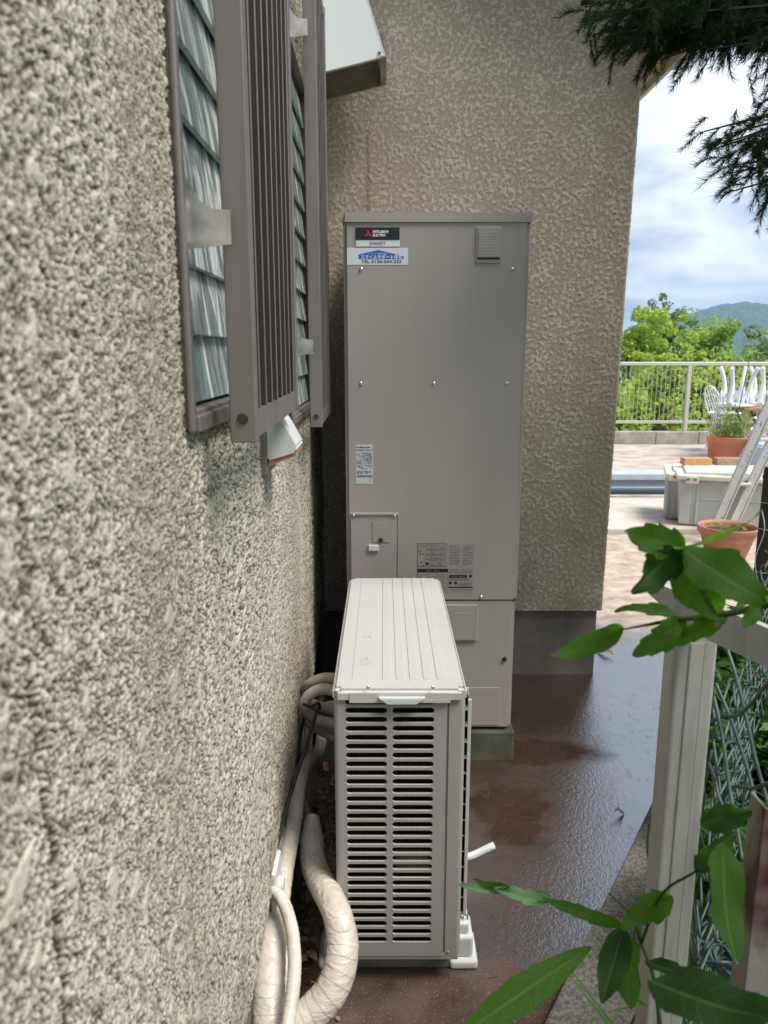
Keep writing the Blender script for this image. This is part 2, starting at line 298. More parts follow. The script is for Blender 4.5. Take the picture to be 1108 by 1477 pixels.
hh = math_('ADD', math_('MULTIPLY', hb.outputs['Fac'], 0.6), math_('MULTIPLY', hc.outputs['Fac'], 0.9))
bp = t.nodes.new('ShaderNodeBump'); bp.inputs['Strength'].default_value = 0.5; bp.inputs['Distance'].default_value = 0.0036
t.links.new(hh, bp.inputs['Height']); t.links.new(bp.outputs[0], b.inputs['Normal'])
t.links.new(math_('MULTIPLY', wetness, puddle.outputs[0]), b.inputs['Coat Weight'])
t.links.new(bp.outputs[0], b.inputs['Coat Normal'])

mat('kerb_gravel', (0.23, 0.215, 0.18), 0.85, vcol=(0.12, 0.105, 0.08), vscale=130, detail=2, bump=0.9, bscale=170, bdist=0.004, thr=(0.4, 0.6))
mat('bank_soil', (0.11, 0.085, 0.06), 0.95, vcol=(0.22, 0.18, 0.13), vscale=12, bump=0.9, bscale=50, bdist=0.02)
mat('valley', (0.05, 0.10, 0.025), 0.95, var=0.4, vscale=0.05)
mat('mountain_wood', (0.03, 0.075, 0.03), 0.95, vcol=(0.055, 0.12, 0.04), vscale=0.05, bump=1.0, bscale=0.08, bdist=14)

# ------------------------------------------------------------------ object helpers
def link(o, parent=None):
    C.objects.link(o)
    if parent: o.parent = parent
    return o
def mesh_obj(name, me, m, parent=None, smooth=False):
    if m is not None:
        me.materials.append(M[m] if isinstance(m, str) else m)
    if smooth:
        me.polygons.foreach_set('use_smooth', [True] * len(me.polygons))
    return link(bpy.data.objects.new(name, me), parent)
def root_off(parent):
    v = Vector((0, 0, 0)); p = parent
    while p: v += p.location; p = p.parent
    return v
def obj(name, bm, m, parent=None, smooth=False, loc=None):
    """vertices are given in place; the object's origin goes to its parent's origin (or loc)"""
    me = bpy.data.meshes.new(name)
    off = root_off(parent) if parent else Vector(loc or (0, 0, 0))
    bmesh.ops.translate(bm, verts=bm.verts, vec=-off); bmesh.ops.recalc_face_normals(bm, faces=bm.faces)
    bm.to_mesh(me); bm.free(); o = mesh_obj(name, me, m, parent, smooth)
    if not parent and loc: o.location = loc
    if smooth: o.modifiers  # keep plain
    return o
def tag(o, label=None, cat=None, group=None, kind=None):
    if label: o['label'] = label
    if cat: o['category'] = cat
    if group: o['group'] = group
    if kind: o['kind'] = kind
    return o
def thing(name, label, cat, loc=(0, 0, 0), group=None):
    o = bpy.data.objects.new(name, None); o.empty_display_size = 0.1; C.objects.link(o); o.location = loc
    return tag(o, label, cat, group)
def copy_tree(o, parent=None):
    c = o.copy(); C.objects.link(c); c.parent = parent
    for ch in list(o.children): copy_tree(ch, c)
    return c
def box(bm, x0, x1, y0, y1, z0, z1, bev=0.0, seg=2, mtx=None):
    r = bmesh.ops.create_cube(bm, size=1); vs = r['verts']
    S = Matrix.Diagonal((abs(x1 - x0), abs(y1 - y0), abs(z1 - z0), 1)); T = Matrix.Translation(((x0 + x1) / 2, (y0 + y1) / 2, (z0 + z1) / 2))
    bmesh.ops.transform(bm, matrix=(mtx or Matrix()) @ T @ S, verts=vs)
    if bev > 0:
        es = list({e for v in vs for e in v.link_edges})
        bmesh.ops.bevel(bm, geom=es, offset=bev, segments=seg, affect='EDGES', profile=0.5)
    return bm
def BX(*a, **k): return box(bmesh.new(), *a, **k)
def cyl(bm, p0, p1, r0, r1=None, seg=12, caps=True):
    p0, p1 = Vector(p0), Vector(p1); r1 = r0 if r1 is None else r1; d = p1 - p0
    r = bmesh.ops.create_cone(bm, cap_ends=caps, segments=seg, radius1=r0, radius2=r1, depth=d.length)
    q = d.to_track_quat('Z', 'Y').to_matrix().to_4x4()
    bmesh.ops.transform(bm, matrix=Matrix.Translation((p0 + p1) / 2) @ q, verts=r['verts']); return bm
def catmull(pts, n=8):
    pts = [Vector(p) for p in pts]; q = [2 * pts[0] - pts[1]] + pts + [2 * pts[-1] - pts[-2]]; o = []
    for i in range(1, len(q) - 2):
        for k in range(n):
            s = k / n; a, b_, c, d = q[i - 1], q[i], q[i + 1], q[i + 2]
            o.append(0.5 * ((2 * b_) + (c - a) * s + (2 * a - 5 * b_ + 4 * c - d) * s * s + (3 * b_ - 3 * c + d - a) * s ** 3))
    o.append(pts[-1]); return o
def tube(bm, pts, rad, seg=12, wrap=None, n=8, smooth=True, seed=0):
    """rad: number, list per control point; wrap=(pitch,height) gives overlapping turns of tape"""
    cp = catmull(pts, n) if smooth else [Vector(p) for p in pts]
    if isinstance(rad, (int, float)): rs = [rad] * len(cp)
    else:
        rs = []; K = len(rad) - 1
        for i in range(len(cp)):
            f = i / (len(cp) - 1) * K; a = min(int(f), K - 1); rs.append(rad[a] + (rad[a + 1] - rad[a]) * (f - a))
    rnd = random.Random(seed)
    up = Vector((0, 0, 1)); rings = []; dist = 0; nrm = None
    for i, p in enumerate(cp):
        tg = (cp[min(i + 1, len(cp) - 1)] - cp[max(i - 1, 0)]).normalized()
        if nrm is None: nrm = tg.orthogonal().normalized()
        nrm = (nrm - tg * nrm.dot(tg)).normalized(); bn = tg.cross(nrm)
        if i: dist += (cp[i] - cp[i - 1]).length
        ring = []
        for k in range(seg):
            a = 2 * math.pi * k / seg; rr = rs[i]
            if wrap:
                ph = (dist / wrap[0] + k / seg + 0.12 * math.sin(3.1 * dist / wrap[0])) % 1.0
                rr *= 1 + wrap[1] * (ph - 0.5) + wrap[1] * 0.5 * math.sin(a * 3 + dist * 70) * math.sin(dist * 43)
            ring.append(bm.verts.new(p + (nrm * math.cos(a) + bn * math.sin(a)) * rr))
        rings.append(ring)
    for i in range(len(rings) - 1):
        for k in range(seg):
            bm.faces.new((rings[i][k], rings[i][(k + 1) % seg], rings[i + 1][(k + 1) % seg], rings[i + 1][k]))
    bm.faces.new(rings[0][::-1]); bm.faces.new(rings[-1]); return bm
def lathe(bm, prof, cx, cy, seg=32):
    rings = []
    for r, z in prof: rings.append([bm.verts.new((cx + r * math.cos(2 * math.pi * k / seg), cy + r * math.sin(2 * math.pi * k / seg), z)) for k in range(seg)])
    for a, b_ in zip(rings, rings[1:]):
        for k in range(seg): bm.faces.new((a[k], a[(k + 1) % seg], b_[(k + 1) % seg], b_[k]))
    return bm
def prism(bm, poly, axis, a, b_):
    """poly of 2D points extruded along an axis ('x': poly=(y,z), 'y': (x,z), 'z': (x,y))"""
    f = {'x': lambda p, s: (s, p[0], p[1]), 'y': lambda p, s: (p[0], s, p[1]), 'z': lambda p, s: (p[0], p[1], s)}[axis]
    A = [bm.verts.new(f(p, a)) for p in poly]; B = [bm.verts.new(f(p, b_)) for p in poly]; n = len(poly)
    bm.faces.new(A); bm.faces.new(B[::-1])
    for i in range(n): bm.faces.new((A[i], B[i], B[(i + 1) % n], A[(i + 1) % n]))
    return bm
def np_mesh(name, verts, faces, m, parent=None, smooth=False, attr=None):
    """faces: (n,3) or (n,4) int array"""
    me = bpy.data.meshes.new(name); verts = np.asarray(verts, dtype=np.float32); faces = np.asarray(faces, dtype=np.int32)
    me.vertices.add(len(verts)); me.vertices.foreach_set('co', verts.ravel())
    nf, k = faces.shape; me.loops.add(nf * k); me.loops.foreach_set('vertex_index', faces.ravel())
    me.polygons.add(nf); me.polygons.foreach_set('loop_start', np.arange(0, nf * k, k, dtype=np.int32))
    try: me.polygons.foreach_set('loop_total', np.full(nf, k, dtype=np.int32))
    except Exception: pass
    if attr is not None:
        a = me.attributes.new('relief', 'FLOAT', 'POINT'); a.data.foreach_set('value', np.asarray(attr, dtype=np.float32).ravel())
    me.update(calc_edges=True); return mesh_obj(name, me, m, parent, smooth)
def text(name, body, h, m, parent, cx, y, cz, width=None, bold=0.0, off=0.0008, axis='front'):
    """flat lettering facing the camera side (-Y), centred at cx, cz; h = glyph box height"""
    cu = bpy.data.curves.new(name, 'FONT'); cu.body = body; cu.size = 1; cu.offset = bold; cu.resolution_u = 3
    to = bpy.data.objects.new('t', cu); C.objects.link(to)
    dg = bpy.context.evaluated_depsgraph_get(); me = bpy.data.meshes.new_from_object(to.evaluated_get(dg)); C.objects.unlink(to); bpy.data.objects.remove(to)
    n = len(me.vertices)
    if n == 0: return None
    co = np.zeros(n * 3, dtype=np.float32); me.vertices.foreach_get('co', co); co = co.reshape(-1, 3)
    mn, mxx = co.min(0), co.max(0); sy = h / (mxx[1] - mn[1]); sx = width / (mxx[0] - mn[0]) if width else sy
    c = (mn + mxx) / 2; po = root_off(parent); q = np.zeros_like(co)
    q[:, 0] = (co[:, 0] - c[0]) * sx + cx - po.x; q[:, 2] = (co[:, 1] - c[1]) * sy + cz - po.z; q[:, 1] = y - off - po.y
    me.vertices.foreach_set('co', q.ravel()); me.materials.clear(); me.name = name
    return mesh_obj(name, me, m, parent)

# ================================================================== large structure
# ------------------------------------------------------------------ terrain, valley, mountain
def ground_grid(name, x0, x1, y0, y1, nx, ny, zf, m):
    xs = np.linspace(x0, x1, nx); ys = np.linspace(y0, y1, ny); X, Y = np.meshgrid(xs, ys, indexing='ij'); Z = zf(X, Y)
    v = np.stack([X, Y, Z], -1).reshape(-1, 3); i = np.arange(nx - 1)[:, None] * ny + np.arange(ny - 1)[None]
    f = np.stack([i, i + ny, i + ny + 1, i + 1], -1).reshape(-1, 4); return np_mesh(name, v, f, m, smooth=True)
o = ground_grid('terrain', -3000, 3200, -1500, 3600, 160, 140, lambda X, Y: np.where((np.abs(X - 4) < 60) & (Y < 60), -7.0, -14.0) + 2 * np.sin(X * .01) * np.cos(Y * .013), 'valley'); tag(o, kind='structure')
def nz(X, Y, s, seed):
    r = np.random.default_rng(seed); z = 0
    for k in range(7):
        a = r.uniform(0, 6.28); f = s * r.uniform(0.7, 1.4); z = z + np.sin(X * f * np.cos(a) + Y * f * np.sin(a) + r.uniform(0, 6))
    return z / 7
def mtn(X, Y):
    pk = 104 * np.exp(-((X - 662) / 175) ** 2 - ((Y - 1500) / 300) ** 2) + 40 * np.exp(-((X - 1000) / 200) ** 2 - ((Y - 1600) / 280) ** 2) + 34 * np.exp(-((X - 300) / 180) ** 2 - ((Y - 1750) / 260) ** 2) + 60 * np.exp(-((X + 500) / 500) ** 2 - ((Y - 1900) / 260) ** 2)
    return pk - 16 + 5 * nz(X, Y, .03, 1) + 3.0 * nz(X, Y, .11, 2) + 2.5 * nz(X, Y, .26, 3) + rng.normal(0, .9, X.shape)
o = ground_grid('mountain', -1200, 2300, 900, 2400, 420, 190, mtn, 'mountain_wood'); tag(o, kind='structure')

# the house platform: a block of ground with a concrete top
bm = bmesh.new(); box(bm, -9, 16, -5, 11.3, -8, -0.012); o = obj('ground_block', bm, 'bank_soil'); tag(o, kind='structure')
def sheet(name, poly, z, m):
    bm = bmesh.new(); bm.faces.new([bm.verts.new((x, y, z)) for x, y in poly]); o = obj(name, bm, m); tag(o, kind='structure'); return o
sheet('ground', [(-8.9, -4.9), (15.9, -4.9), (15.9, 6.35), (-8.9, 6.35)], 0.0, 'wet_ground')
bm = BX(1.0, 15.8, 6.36, 8.05, -0.3, 0.045, 0.006); o = obj('path_pavement', bm, 'paving_pale'); tag(o, kind='structure')
bm = BX(0.9, 15.8, 8.30, 10.70, -0.3, 0.25, 0.004); o = obj('terrace_pavement', bm, 'paving'); tag(o, kind='structure')
bm = BX(0.9, 15.8, 8.06, 8.30, -0.3, 0.175, 0.003); box(bm, 0.9, 15.8, 8.03, 8.30, 0.18, 0.256, 0.01); o = obj('terrace_step', bm, 'step_blue'); tag(o, kind='structure')
bm = BX(1.0, 15.8, 7.78, 7.86, 0.04, 0.065, 0.004); o = obj('kerb_strip', bm, 'concrete'); tag(o, kind='structure')

# diagonal kerb and planting bank on the boundary side
def KX(Y): return 0.42 + 0.62 * (Y - 1.557)
k0, k1 = -1.2, 4.35; kw = 0.27
bm = bmesh.new(); prism(bm, [(KX(k0), k0), (KX(k1), k1), (KX(k1) + kw, k1 - .1), (KX(k0) + kw, k0 - .1)], 'z', -0.05, 0.035)
bmesh.ops.bevel(bm, geom=[e for e in bm.edges], offset=0.006, segments=2, affect='EDGES')
o = obj('kerb', bm, 'kerb_gravel'); tag(o, kind='structure')
xs = np.linspace(0, 4.5, 60); ys = np.linspace(-1.4, 4.3, 70); A, B = np.meshgrid(xs, ys, indexing='ij')
V = np.stack([KX(B) + kw + A, B, 0.03 + 0.10 * (1 - np.exp(-A)) + rng.normal(0, .008, A.shape)], -1).reshape(-1, 3)
i = np.arange(59)[:, None] * 70 + np.arange(69)[None]; o = np_mesh('soil_bank', V, np.stack([i, i + 70, i + 71, i + 1], -1).reshape(-1, 4), 'bank_soil', smooth=True); tag(o, kind='structure')

# ------------------------------------------------------------------ relief fields for the two renders
def band(n, res, lam, width, seed):
    """periodic band-pass noise, unit variance; lam in metres, res metres/pixel"""
    r = np.random.default_rng(seed); f = np.fft.fft2(r.normal(size=(n, n))); k = np.fft.fftfreq(n, res)
    K = np.sqrt(k[:, None] ** 2 + k[None] ** 2); k0 = 1 / lam; f *= np.exp(-((np.log(np.maximum(K, 1e-9) / k0)) / width) ** 2)
    z = np.real(np.fft.ifft2(f)); return z / z.std()
def sample(T, res, a, b_):
    n = T.shape[0]; x = a / res % n; y = b_ / res % n; i = x.astype(int); j = y.astype(int); fx = x - i; fy = y - j; i1 = (i + 1) % n; j1 = (j + 1) % n; i %= n; j %= n
    return T[i, j] * (1 - fx) * (1 - fy) + T[i1, j] * fx * (1 - fy) + T[i, j1] * (1 - fx) * fy + T[i1, j1] * fx * fy
RES = 0.0015; NT = 1024
sm = lambda x, a, b_: (lambda q: q * q * (3 - 2 * q))(np.clip((x - a) / (b_ - a), 0, 1))
rough_T = 0.72 * band(NT, RES, 0.0062, 0.34, 11) + 0.28 * band(NT, RES, 0.015, 0.35, 12) + 0.38 * band(NT, RES, 0.0045, 0.3, 13)
flat_T = sm(band(NT, RES, 0.065, 0.45, 14) + 0.5 * band(NT, RES, 0.018, 0.4, 15), 1.45, 2.2)
amp_T = band(NT, RES, 0.11, 0.6, 16); rough_T = sm(rough_T * (1 + .2 * np.clip(amp_T, -1.4, 1.4)) + .15 * np.clip(band(NT, RES, 0.045, 0.5, 17), -2, 2), -1.15, 1.55); rough_T = rough_T * (1 - flat_T) + (0.66 + 0.16 * rough_T) * flat_T
press_T = band(NT, RES, 0.034, 0.75, 21) + 0.6 * band(NT, RES, 0.013, 0.5, 22) + 0.4 * band(NT, RES, 0.16, 0.6, 25)
press_T = 0.55 * sm(press_T, 0.55, 1.0) + 0.45 * sm(0.8 * band(NT, RES, 0.012, 0.6, 23) + 0.5 * band(NT, RES, 0.026, 0.6, 24), -1.5, 1.5)

house = thing('house', 'two wings of a stucco house with louvred windows, meeting behind the water heater', 'house', (-0.29, 3.437, 0))
off = np.array([-0.29, 3.437, 0])
WINDOWS = [(0.955, 1.63, 1.425, 2.50), (2.125, 2.80, 1.325, 2.37)]   # y0,y1,z0,z1
ys = [0.20]
while ys[-1] < 3.437: ys.append(ys[-1] + max(0.0015, 0.0045 * ys[-1]))
ys = np.array(ys); ys[-1] = 3.437; zs = np.arange(0.33, 2.96, 0.0027)
Yg, Zg = np.meshgrid(ys, zs, indexing='ij'); H = sample(rough_T, RES, Yg, Zg)
joint = np.exp(-((Yg - 0.495 - 0.004 * np.sin(Zg * 23) - 0.003 * np.sin(Zg * 61)) / 0.0045) ** 2) * sm(1.5 - Zg, 0, .35)
joint2 = 0.45 * np.exp(-((Yg - 1.72) / 0.006) ** 2)
disp = H * 0.0062 - 0.014 * joint - 0.003 * joint2 + 0.0015 * sample(band(256, .02, .5, .4, 5), .02, Yg, Zg)
Hc = H * (1 - 0.9 * joint) * (1 - .5 * joint2)
Xg = WX(Yg) + disp - 0.003
ny_, nz_ = Yg.shape; i = np.arange(ny_ - 1)[:, None] * nz_ + np.arange(nz_ - 1)[None]
F4 = np.stack([i, i + nz_, i + nz_ + 1, i + 1], -1)
yc = (ys[:-1] + ys[1:])[:, None] / 2; zc = (zs[:-1] + zs[1:])[None] / 2; keep = np.ones((ny_ - 1, nz_ - 1), bool)
for (a, b_, c, d) in WINDOWS: keep &= ~((yc > a + .012) & (yc < b_ - .012) & (zc > c + .012) & (zc < d - .012))
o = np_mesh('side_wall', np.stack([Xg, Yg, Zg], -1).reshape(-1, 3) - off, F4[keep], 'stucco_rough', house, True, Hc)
# thick body of the wall behind the render, and the wall's run behind and above the camera
bm = bmesh.new(); x1 = -0.262
def wall_piece(y0, y1, z0, z1):
    X0, X1 = WX(y0) - .012, WX(y1) - .012
    prism(bm, [(X0, y0), (X1, y1), (X1 - .2, y1), (X0 - .2, y0)], 'z', z0, z1)
ycuts = [0.20, WINDOWS[0][0] + .004, WINDOWS[0][1] - .004, WINDOWS[1][0] + .004, WINDOWS[1][1] - .004, 3.437]
for k in range(5):
    a, b_ = ycuts[k], ycuts[k + 1]
    if k in (1, 3):
        wz = WINDOWS[k // 2]; wall_piece(a, b_, 0.33, wz[2] + .004); wall_piece(a, b_, wz[3] - .004, 2.955)
    else: wall_piece(a, b_, 0.33, 2.955)
o = obj('wall_core', bm, 'foundation', house)
bm = bmesh.new(); prism(bm, [(WX(-4) - .0, -4), (WX(.199), .199), (WX(.199) - .2, .199), (WX(-4) - .2, -4)], 'z', .33, 4.4)
prism(bm, [(WX(.2), .2), (WX(3.437), 3.437), (WX(3.437) - .2, 3.437), (WX(.2) - .2, .2)], 'z', 2.957, 4.4)
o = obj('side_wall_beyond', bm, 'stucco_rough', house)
bm = bmesh.new(); prism(bm, [(WX(-4) - .025, -4), (WX(3.45) - .025, 3.45), (WX(3.45) - .2, 3.45), (WX(-4) - .2, -4)], 'z', -.02, .328)
o = obj('foundation', bm, 'foundation', house)
# dark rooms behind the louvres
for (a, b_, c, d) in WINDOWS:
    bm = BX(WX(b_) - .75, WX(b_) - .19, a - .05, b_ + .05, c - .1, d + .05); bmesh.ops.delete(bm, geom=[f for f in bm.faces if f.calc_center_median().x > WX(b_) - .2], context='FACES')
    obj('room', bm, 'room_dark', house)

# rear wing, its face towards the camera, corner at X = 1.04
xs2 = np.arange(-0.29, 1.0401, 0.0042); xs2[-1] = 1.04; zs2 = np.arange(.33, 3.12, .0042)
Xg, Zg = np.meshgrid(xs2, zs2, indexing='ij'); H = sample(press_T, RES, Xg + 3.3, Zg + .5)
edge = np.clip((1.04 - Xg) / 0.012, 0, 1); lean = 0.006 * (Zg - 1.5) * (Xg > .5)
Yg2 = 3.437 - H * 0.0034 - 0.002 + 0.010 * (1 - edge) ** 2
nx_, nz_ = Xg.shape; i = np.arange(nx_ - 1)[:, None] * nz_ + np.arange(nz_ - 1)[None]
corner_jit = (1 - edge) * 0.0035 * (sample(press_T, RES, Zg, Zg * 0 + .3) - .5)
V = np.stack([Xg + lean * np.clip((Xg - .5) / .54, 0, 1) * 2.2 + corner_jit, Yg2, Zg], -1).reshape(-1, 3) - off
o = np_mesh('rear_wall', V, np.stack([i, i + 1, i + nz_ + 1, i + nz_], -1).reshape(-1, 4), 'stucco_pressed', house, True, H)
bm = bmesh.new(); prism(bm, [(-2, 3.452), (1.028, 3.452), (1.028, 9.5), (-2, 9.5)], 'z', .331, 3.10)
for v in bm.verts:
    if v.co.x > 1: v.co.x += 0.006 * (v.co.z - 1.5) * 2.2
obj('rear_wing_body', bm, 'stucco_pressed', house)
bm = bmesh.new(); prism(bm, [(-2, 3.46), (1.005, 3.46), (1.005, 9.45), (-2, 9.45)], 'z', -.02, .331); obj('foundation', bm, 'foundation', house)
# eave with ochre soffit and pale fascia along the terrace side
bm = BX(1.03, 1.42, 3.30, 9.7, 2.93, 2.96); obj('soffit', bm, 'eave_ochre', house)
bm = BX(1.421, 1.445, 3.28, 9.72, 2.90, 3.06, .004); obj('fascia', bm, 'gutter', house)
bm = bmesh.new(); prism(bm, [(1.50, 3.05), (1.50, 3.09), (-1.2, 4.12), (-1.2, 4.08)], 'y', 3.15, 9.8); obj('roof', bm, 'roof_tile', house)
bm = bmesh.new(); prism(bm, [(1.40, 2.965), (1.44, 3.05), (-1.2, 4.07), (-1.2, 3.101), (1.0, 3.101), (1.03, 2.965)], 'y', 3.36, 3.45)
obj('gable_trim', bm, 'stucco_pressed', house)

# ------------------------------------------------------------------ jalousie windows
def louvre_window(y0, y1, z0, z1, lab):
    X = WX(y0)
    bm = bmesh.new(); fw = .012; d0, d1 = X - .10, X + .004
    box(bm, d0, d1, y0, y0 + fw, z0, z1, .002); box(bm, d0, d1, y1 - fw, y1, z0, z1, .002)
    box(bm, d0, d1 - .001, y0 + fw, y1 - fw, z1 - fw, z1 - .001, .002); box(bm, d0, d1 + .006, y0 + fw, y1 - fw, z0 + .001, z0 + .022, .002)
    box(bm, X + .0045, X + .013, y0 - .006, y0 + .010, z0 - .004, z1, .003)   # proud outer flange
    box(bm, X + .0045, X + .016, y0 + .011, y1, z0 - .005, z0 + .016, .002)
    box(bm, X - .02, X + .005, y0 + fw + .001, y0 + fw + .012, z0 + .03, z1 - .03, .001)  # dark channel carrier
    wn = obj('window', bm, 'sash_bronze', house); wn['label'] = lab
    pitch = .090; n = int((z1 - z0 - .06) / pitch); a = R(8)
    for k in range(n + 1):
        zt = z0 + .035 + (k + 1) * pitch; zb = zt - pitch * 1.10
        zt = min(zt, z1 - .03)
        Lh = zt - zb; bm = bmesh.new()
        mt = Matrix.Translation((X - .012 - Lh / 2 * math.sin(a), 0, (zt + zb) / 2)) @ Matrix.Rotation(-a, 4, 'Y')
        box(bm, -.004, .004, y0 + fw + .004, y1 - fw - .004, -Lh / 2, Lh / 2, .001, 1, mt)
        o = obj('pane', bm, 'pattern_glass_glints', wn)
        o.data.materials.append(M['glass_edge'])
        for p in o.data.polygons:
            if abs(p.normal.z) > .8: p.material_index = 1
        bm = BX(X - .014, X + .001, y0 + fw + .0005, y0 + fw + .012, zb - .008, zb + .006, .002); obj('clip', bm, 'rubber_black', wn)
    return wn
louvre_window(*WINDOWS[0], 'near louvred window of patterned green glass slats')
louvre_window(*WINDOWS[1], 'far louvred window close to the house corner')

def grille(y0, y1, z0, z1, slats, lab, brackets):
    d = .078; X0 = WX(y0); pw = .040; xo = X0 + d; xi = xo - .035
    sh = (WX(y1) - WX(y0))
    bm = bmesh.new()
    box(bm, xi, xo, y0, y0 + .026, z0 - .004, z1, .002)
    box(bm, xi + sh, xo + sh, y1 - .026, y1, z0 + .002, z1, .002)
    def rail(za, zb, th=.022):
        poly = [(xo - .003, y0 + .0262), (xo - .003 + sh, y1 - .0262), (xo - th + sh, y1 - .0262), (xo - th, y0 + .0262)]
        prism(bm, poly, 'z', za, zb)
    rail(z0, z0 + .036); rail(z1 - .036, z1)
    rail(z0 + .12, z0 + .135, .005) if False else None
    gr_ = obj('window_grille', bm, 'sash_bronze', house); gr_['label'] = lab
    bm = bmesh.new(); cyl(bm, ((xi + xo) / 2, y0 + .002, z0 + .028), ((xi + xo) / 2, y0 - .003, z0 + .028), .0085, .0065, 20); obj('bolt_cap', bm, 'slat_bronze_shaded', gr_)
    for k in range(slats):
        yy = y0 + .026 + (k + .75) * (y1 - y0 - .052) / slats; xx = xo + sh * (yy - y0) / (y1 - y0)
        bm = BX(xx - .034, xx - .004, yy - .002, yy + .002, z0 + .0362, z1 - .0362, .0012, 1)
        o = obj('slat', bm, 'slat_bronze_shaded', gr_); o.data.materials.append(M['sash_bronze'])
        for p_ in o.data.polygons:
            if p_.normal.x > .6: p_.material_index = 1  # outer edges get the lighter sash bronze, painted as catching light
    for (yb, zb) in brackets:
        bm = bmesh.new(); Xw = WX(yb)
        prism(bm, [(Xw - .0, zb + .055), (Xw + .006, zb + .056), (Xw + .020, zb + .030), (Xw + .034, zb + .020), (xo - .02, zb + .018), (xo - .02, zb - .022), (Xw - .0, zb - .028)], 'y', yb, yb + .0025)
        box(bm, Xw + .003, Xw + .0055, yb - .014, yb - .0005, zb - .02, zb + .03, .0005, 1)
        obj('bracket', bm, 'steel_bracket', gr_)
grille(1.02, 1.60, 1.405, 2.56, 8, 'near security grille of brown aluminium slats', [(1.0, 1.672), (1.0, 2.4)])
grille(2.30, 2.76, 1.302, 2.60, 7, 'far security grille of brown aluminium slats', [(2.275, 1.535), (2.275, 2.37)])

# small vent hood under the near window
vx = WX(1.56)
bm = BX(vx - .004, vx + .014, 1.56, 1.70, 1.27, 1.375, .003); vh = obj('vent_hood', bm, 'sash_bronze', house); vh['label'] = 'small white vent hood below the near window'
bm = bmesh.new(); poly = [(vx + .015, 1.40), (vx + .034, 1.398), (vx + .050, 1.375), (vx + .075, 1.328), (vx + .074, 1.318), (vx + .015, 1.300)]
prism(bm, poly, 'y', 1.565, 1.69); bmesh.ops.bevel(bm, geom=[e for e in bm.edges if abs(e.verts[0].co.y - e.verts[1].co.y) > .05], offset=.004, segments=2, affect='EDGES')
obj('hood_shell', bm, 'plastic_white', vh)
bm = bmesh.new(); prism(bm, [(vx + .016, 1.300), (vx + .0735, 1.3185), (vx + .0725, 1.310), (vx + .016, 1.288)], 'y', 1.568, 1.687); obj('hood_opening', bm, 'wood', vh)

# large stainless range hood cover high on the side wall by the corner
y0, y1 = 3.04, 3.34; xw = WX(3.1)
def hz(px, py, Y): q = P(px, py, Y); return (q.x, q.z)
top = [(xw, 3.02), (-.125, 3.02)]
a = hz(529, -4, y0); bq = hz(555, 81, y0); c = hz(478, 101, y0)
lowz = c[1] - (c[0] - xw) * (bq[1] - c[1]) / (bq[0] - c[0])
poly = [(xw, 2.955), (a[0] - .03, 2.955), a, bq, (xw, lowz)]
bm = bmesh.new(); prism(bm, poly, 'y', y0, y0 + .003); rh = obj('range_hood_cover', bm, 'hood_white', house); rh['label'] = 'white range hood cover high in the corner'
bm = bmesh.new(); prism(bm, poly, 'y', y1 - .003, y1); obj('far_side', bm, 'stainless_dim', rh)
bm = bmesh.new()
prism(bm, [a, (a[0] + .003, a[1]), (bq[0] + .003, bq[1]), bq], 'y', y0 - .001, y1 + .001)
prism(bm, [(a[0] - .03, 2.955), (a[0] - .03, 2.958), (a[0] + .003, a[1] + .002), a], 'y', y0 - .001, y1 + .001)
obj('front_plate', bm, 'hood_white', rh)
bm = bmesh.new(); box(bm, bq[0] - .016, bq[0] + .006, y0 - .002, y1 + .003, bq[1] - .004, bq[1] + .001, .001); 
prism(bm, [(xw, lowz - .004), (bq[0], bq[1] - .004), (bq[0], bq[1]), (xw, lowz)], 'y', y0 - .0015, y0 + .012)
prism(bm, [(xw, lowz - .004), (bq[0], bq[1] - .004), (bq[0], bq[1]), (xw, lowz)], 'y', y1 - .012, y1)
obj('rim', bm, 'stainless_dim', rh)
bm = bmesh.new(); prism(bm, [(xw, lowz + .10), (bq[0] - .004, bq[1] + .08), (bq[0] - .004, bq[1] + .083), (xw, lowz + .103)], 'y', y0 + .004, y1 - .004); obj('baffle', bm, 'stainless_dim', rh)
bm = bmesh.new(); bmesh.ops.create_uvsphere(bm, u_segments=10, v_segments=6, radius=.006, matrix=Matrix.Translation((bq[0] - .018, y0 - .002, bq[1] + .012))); obj('screw', bm, 'stainless_dim', rh)

# ================================================================== hot water tank
TY = 2.68
tl, tr_, tz0, tz1 = -.135, .4835, .130, 1.937
tank = thing('water_heater', 'tall beige hot water storage tank standing against the rear wall', 'water heater', ((tl + tr_) / 2, TY + .35, 0))
def screw(parent, x, y, z, r=.0045, m='chrome'):
    bm = bmesh.new(); bmesh.ops.create_uvsphere(bm, u_segments=12, v_segments=6, radius=r, matrix=Matrix.Translation((x, y, z)) @ Matrix.Diagonal((1, .55, 1, 1)))
    box(bm, x - r * .55, x + r * .55, y - r * .62, y - r * .4, z - r * .09, z + r * .09)
    return obj('screw', bm, m, parent, True)
def vround(x0, x1, y0, y1, z0, z1, r=.012, seg=5, tb=.0015):
    bm = BX(x0, x1, y0, y1, z0, z1)
    bmesh.ops.bevel(bm, geom=[e for e in bm.edges if abs(e.verts[0].co.z - e.verts[1].co.z) > .5 * (z1 - z0)], offset=r, segments=seg, affect='EDGES')
    return bm
bm = vround(tl, tr_, TY, 3.395, .634, tz1); body = obj('body', bm, 'tank_paint', tank)
bm = vround(tl, tr_ - .003, TY + .003, 3.39, tz0, .628); obj('lower_panel', bm, 'tank_paint', tank)
bm = BX(tl + .003, tr_ - .004, TY + .012, 3.39, .626, .636); obj('seam', bm, 'dark_gap', tank)
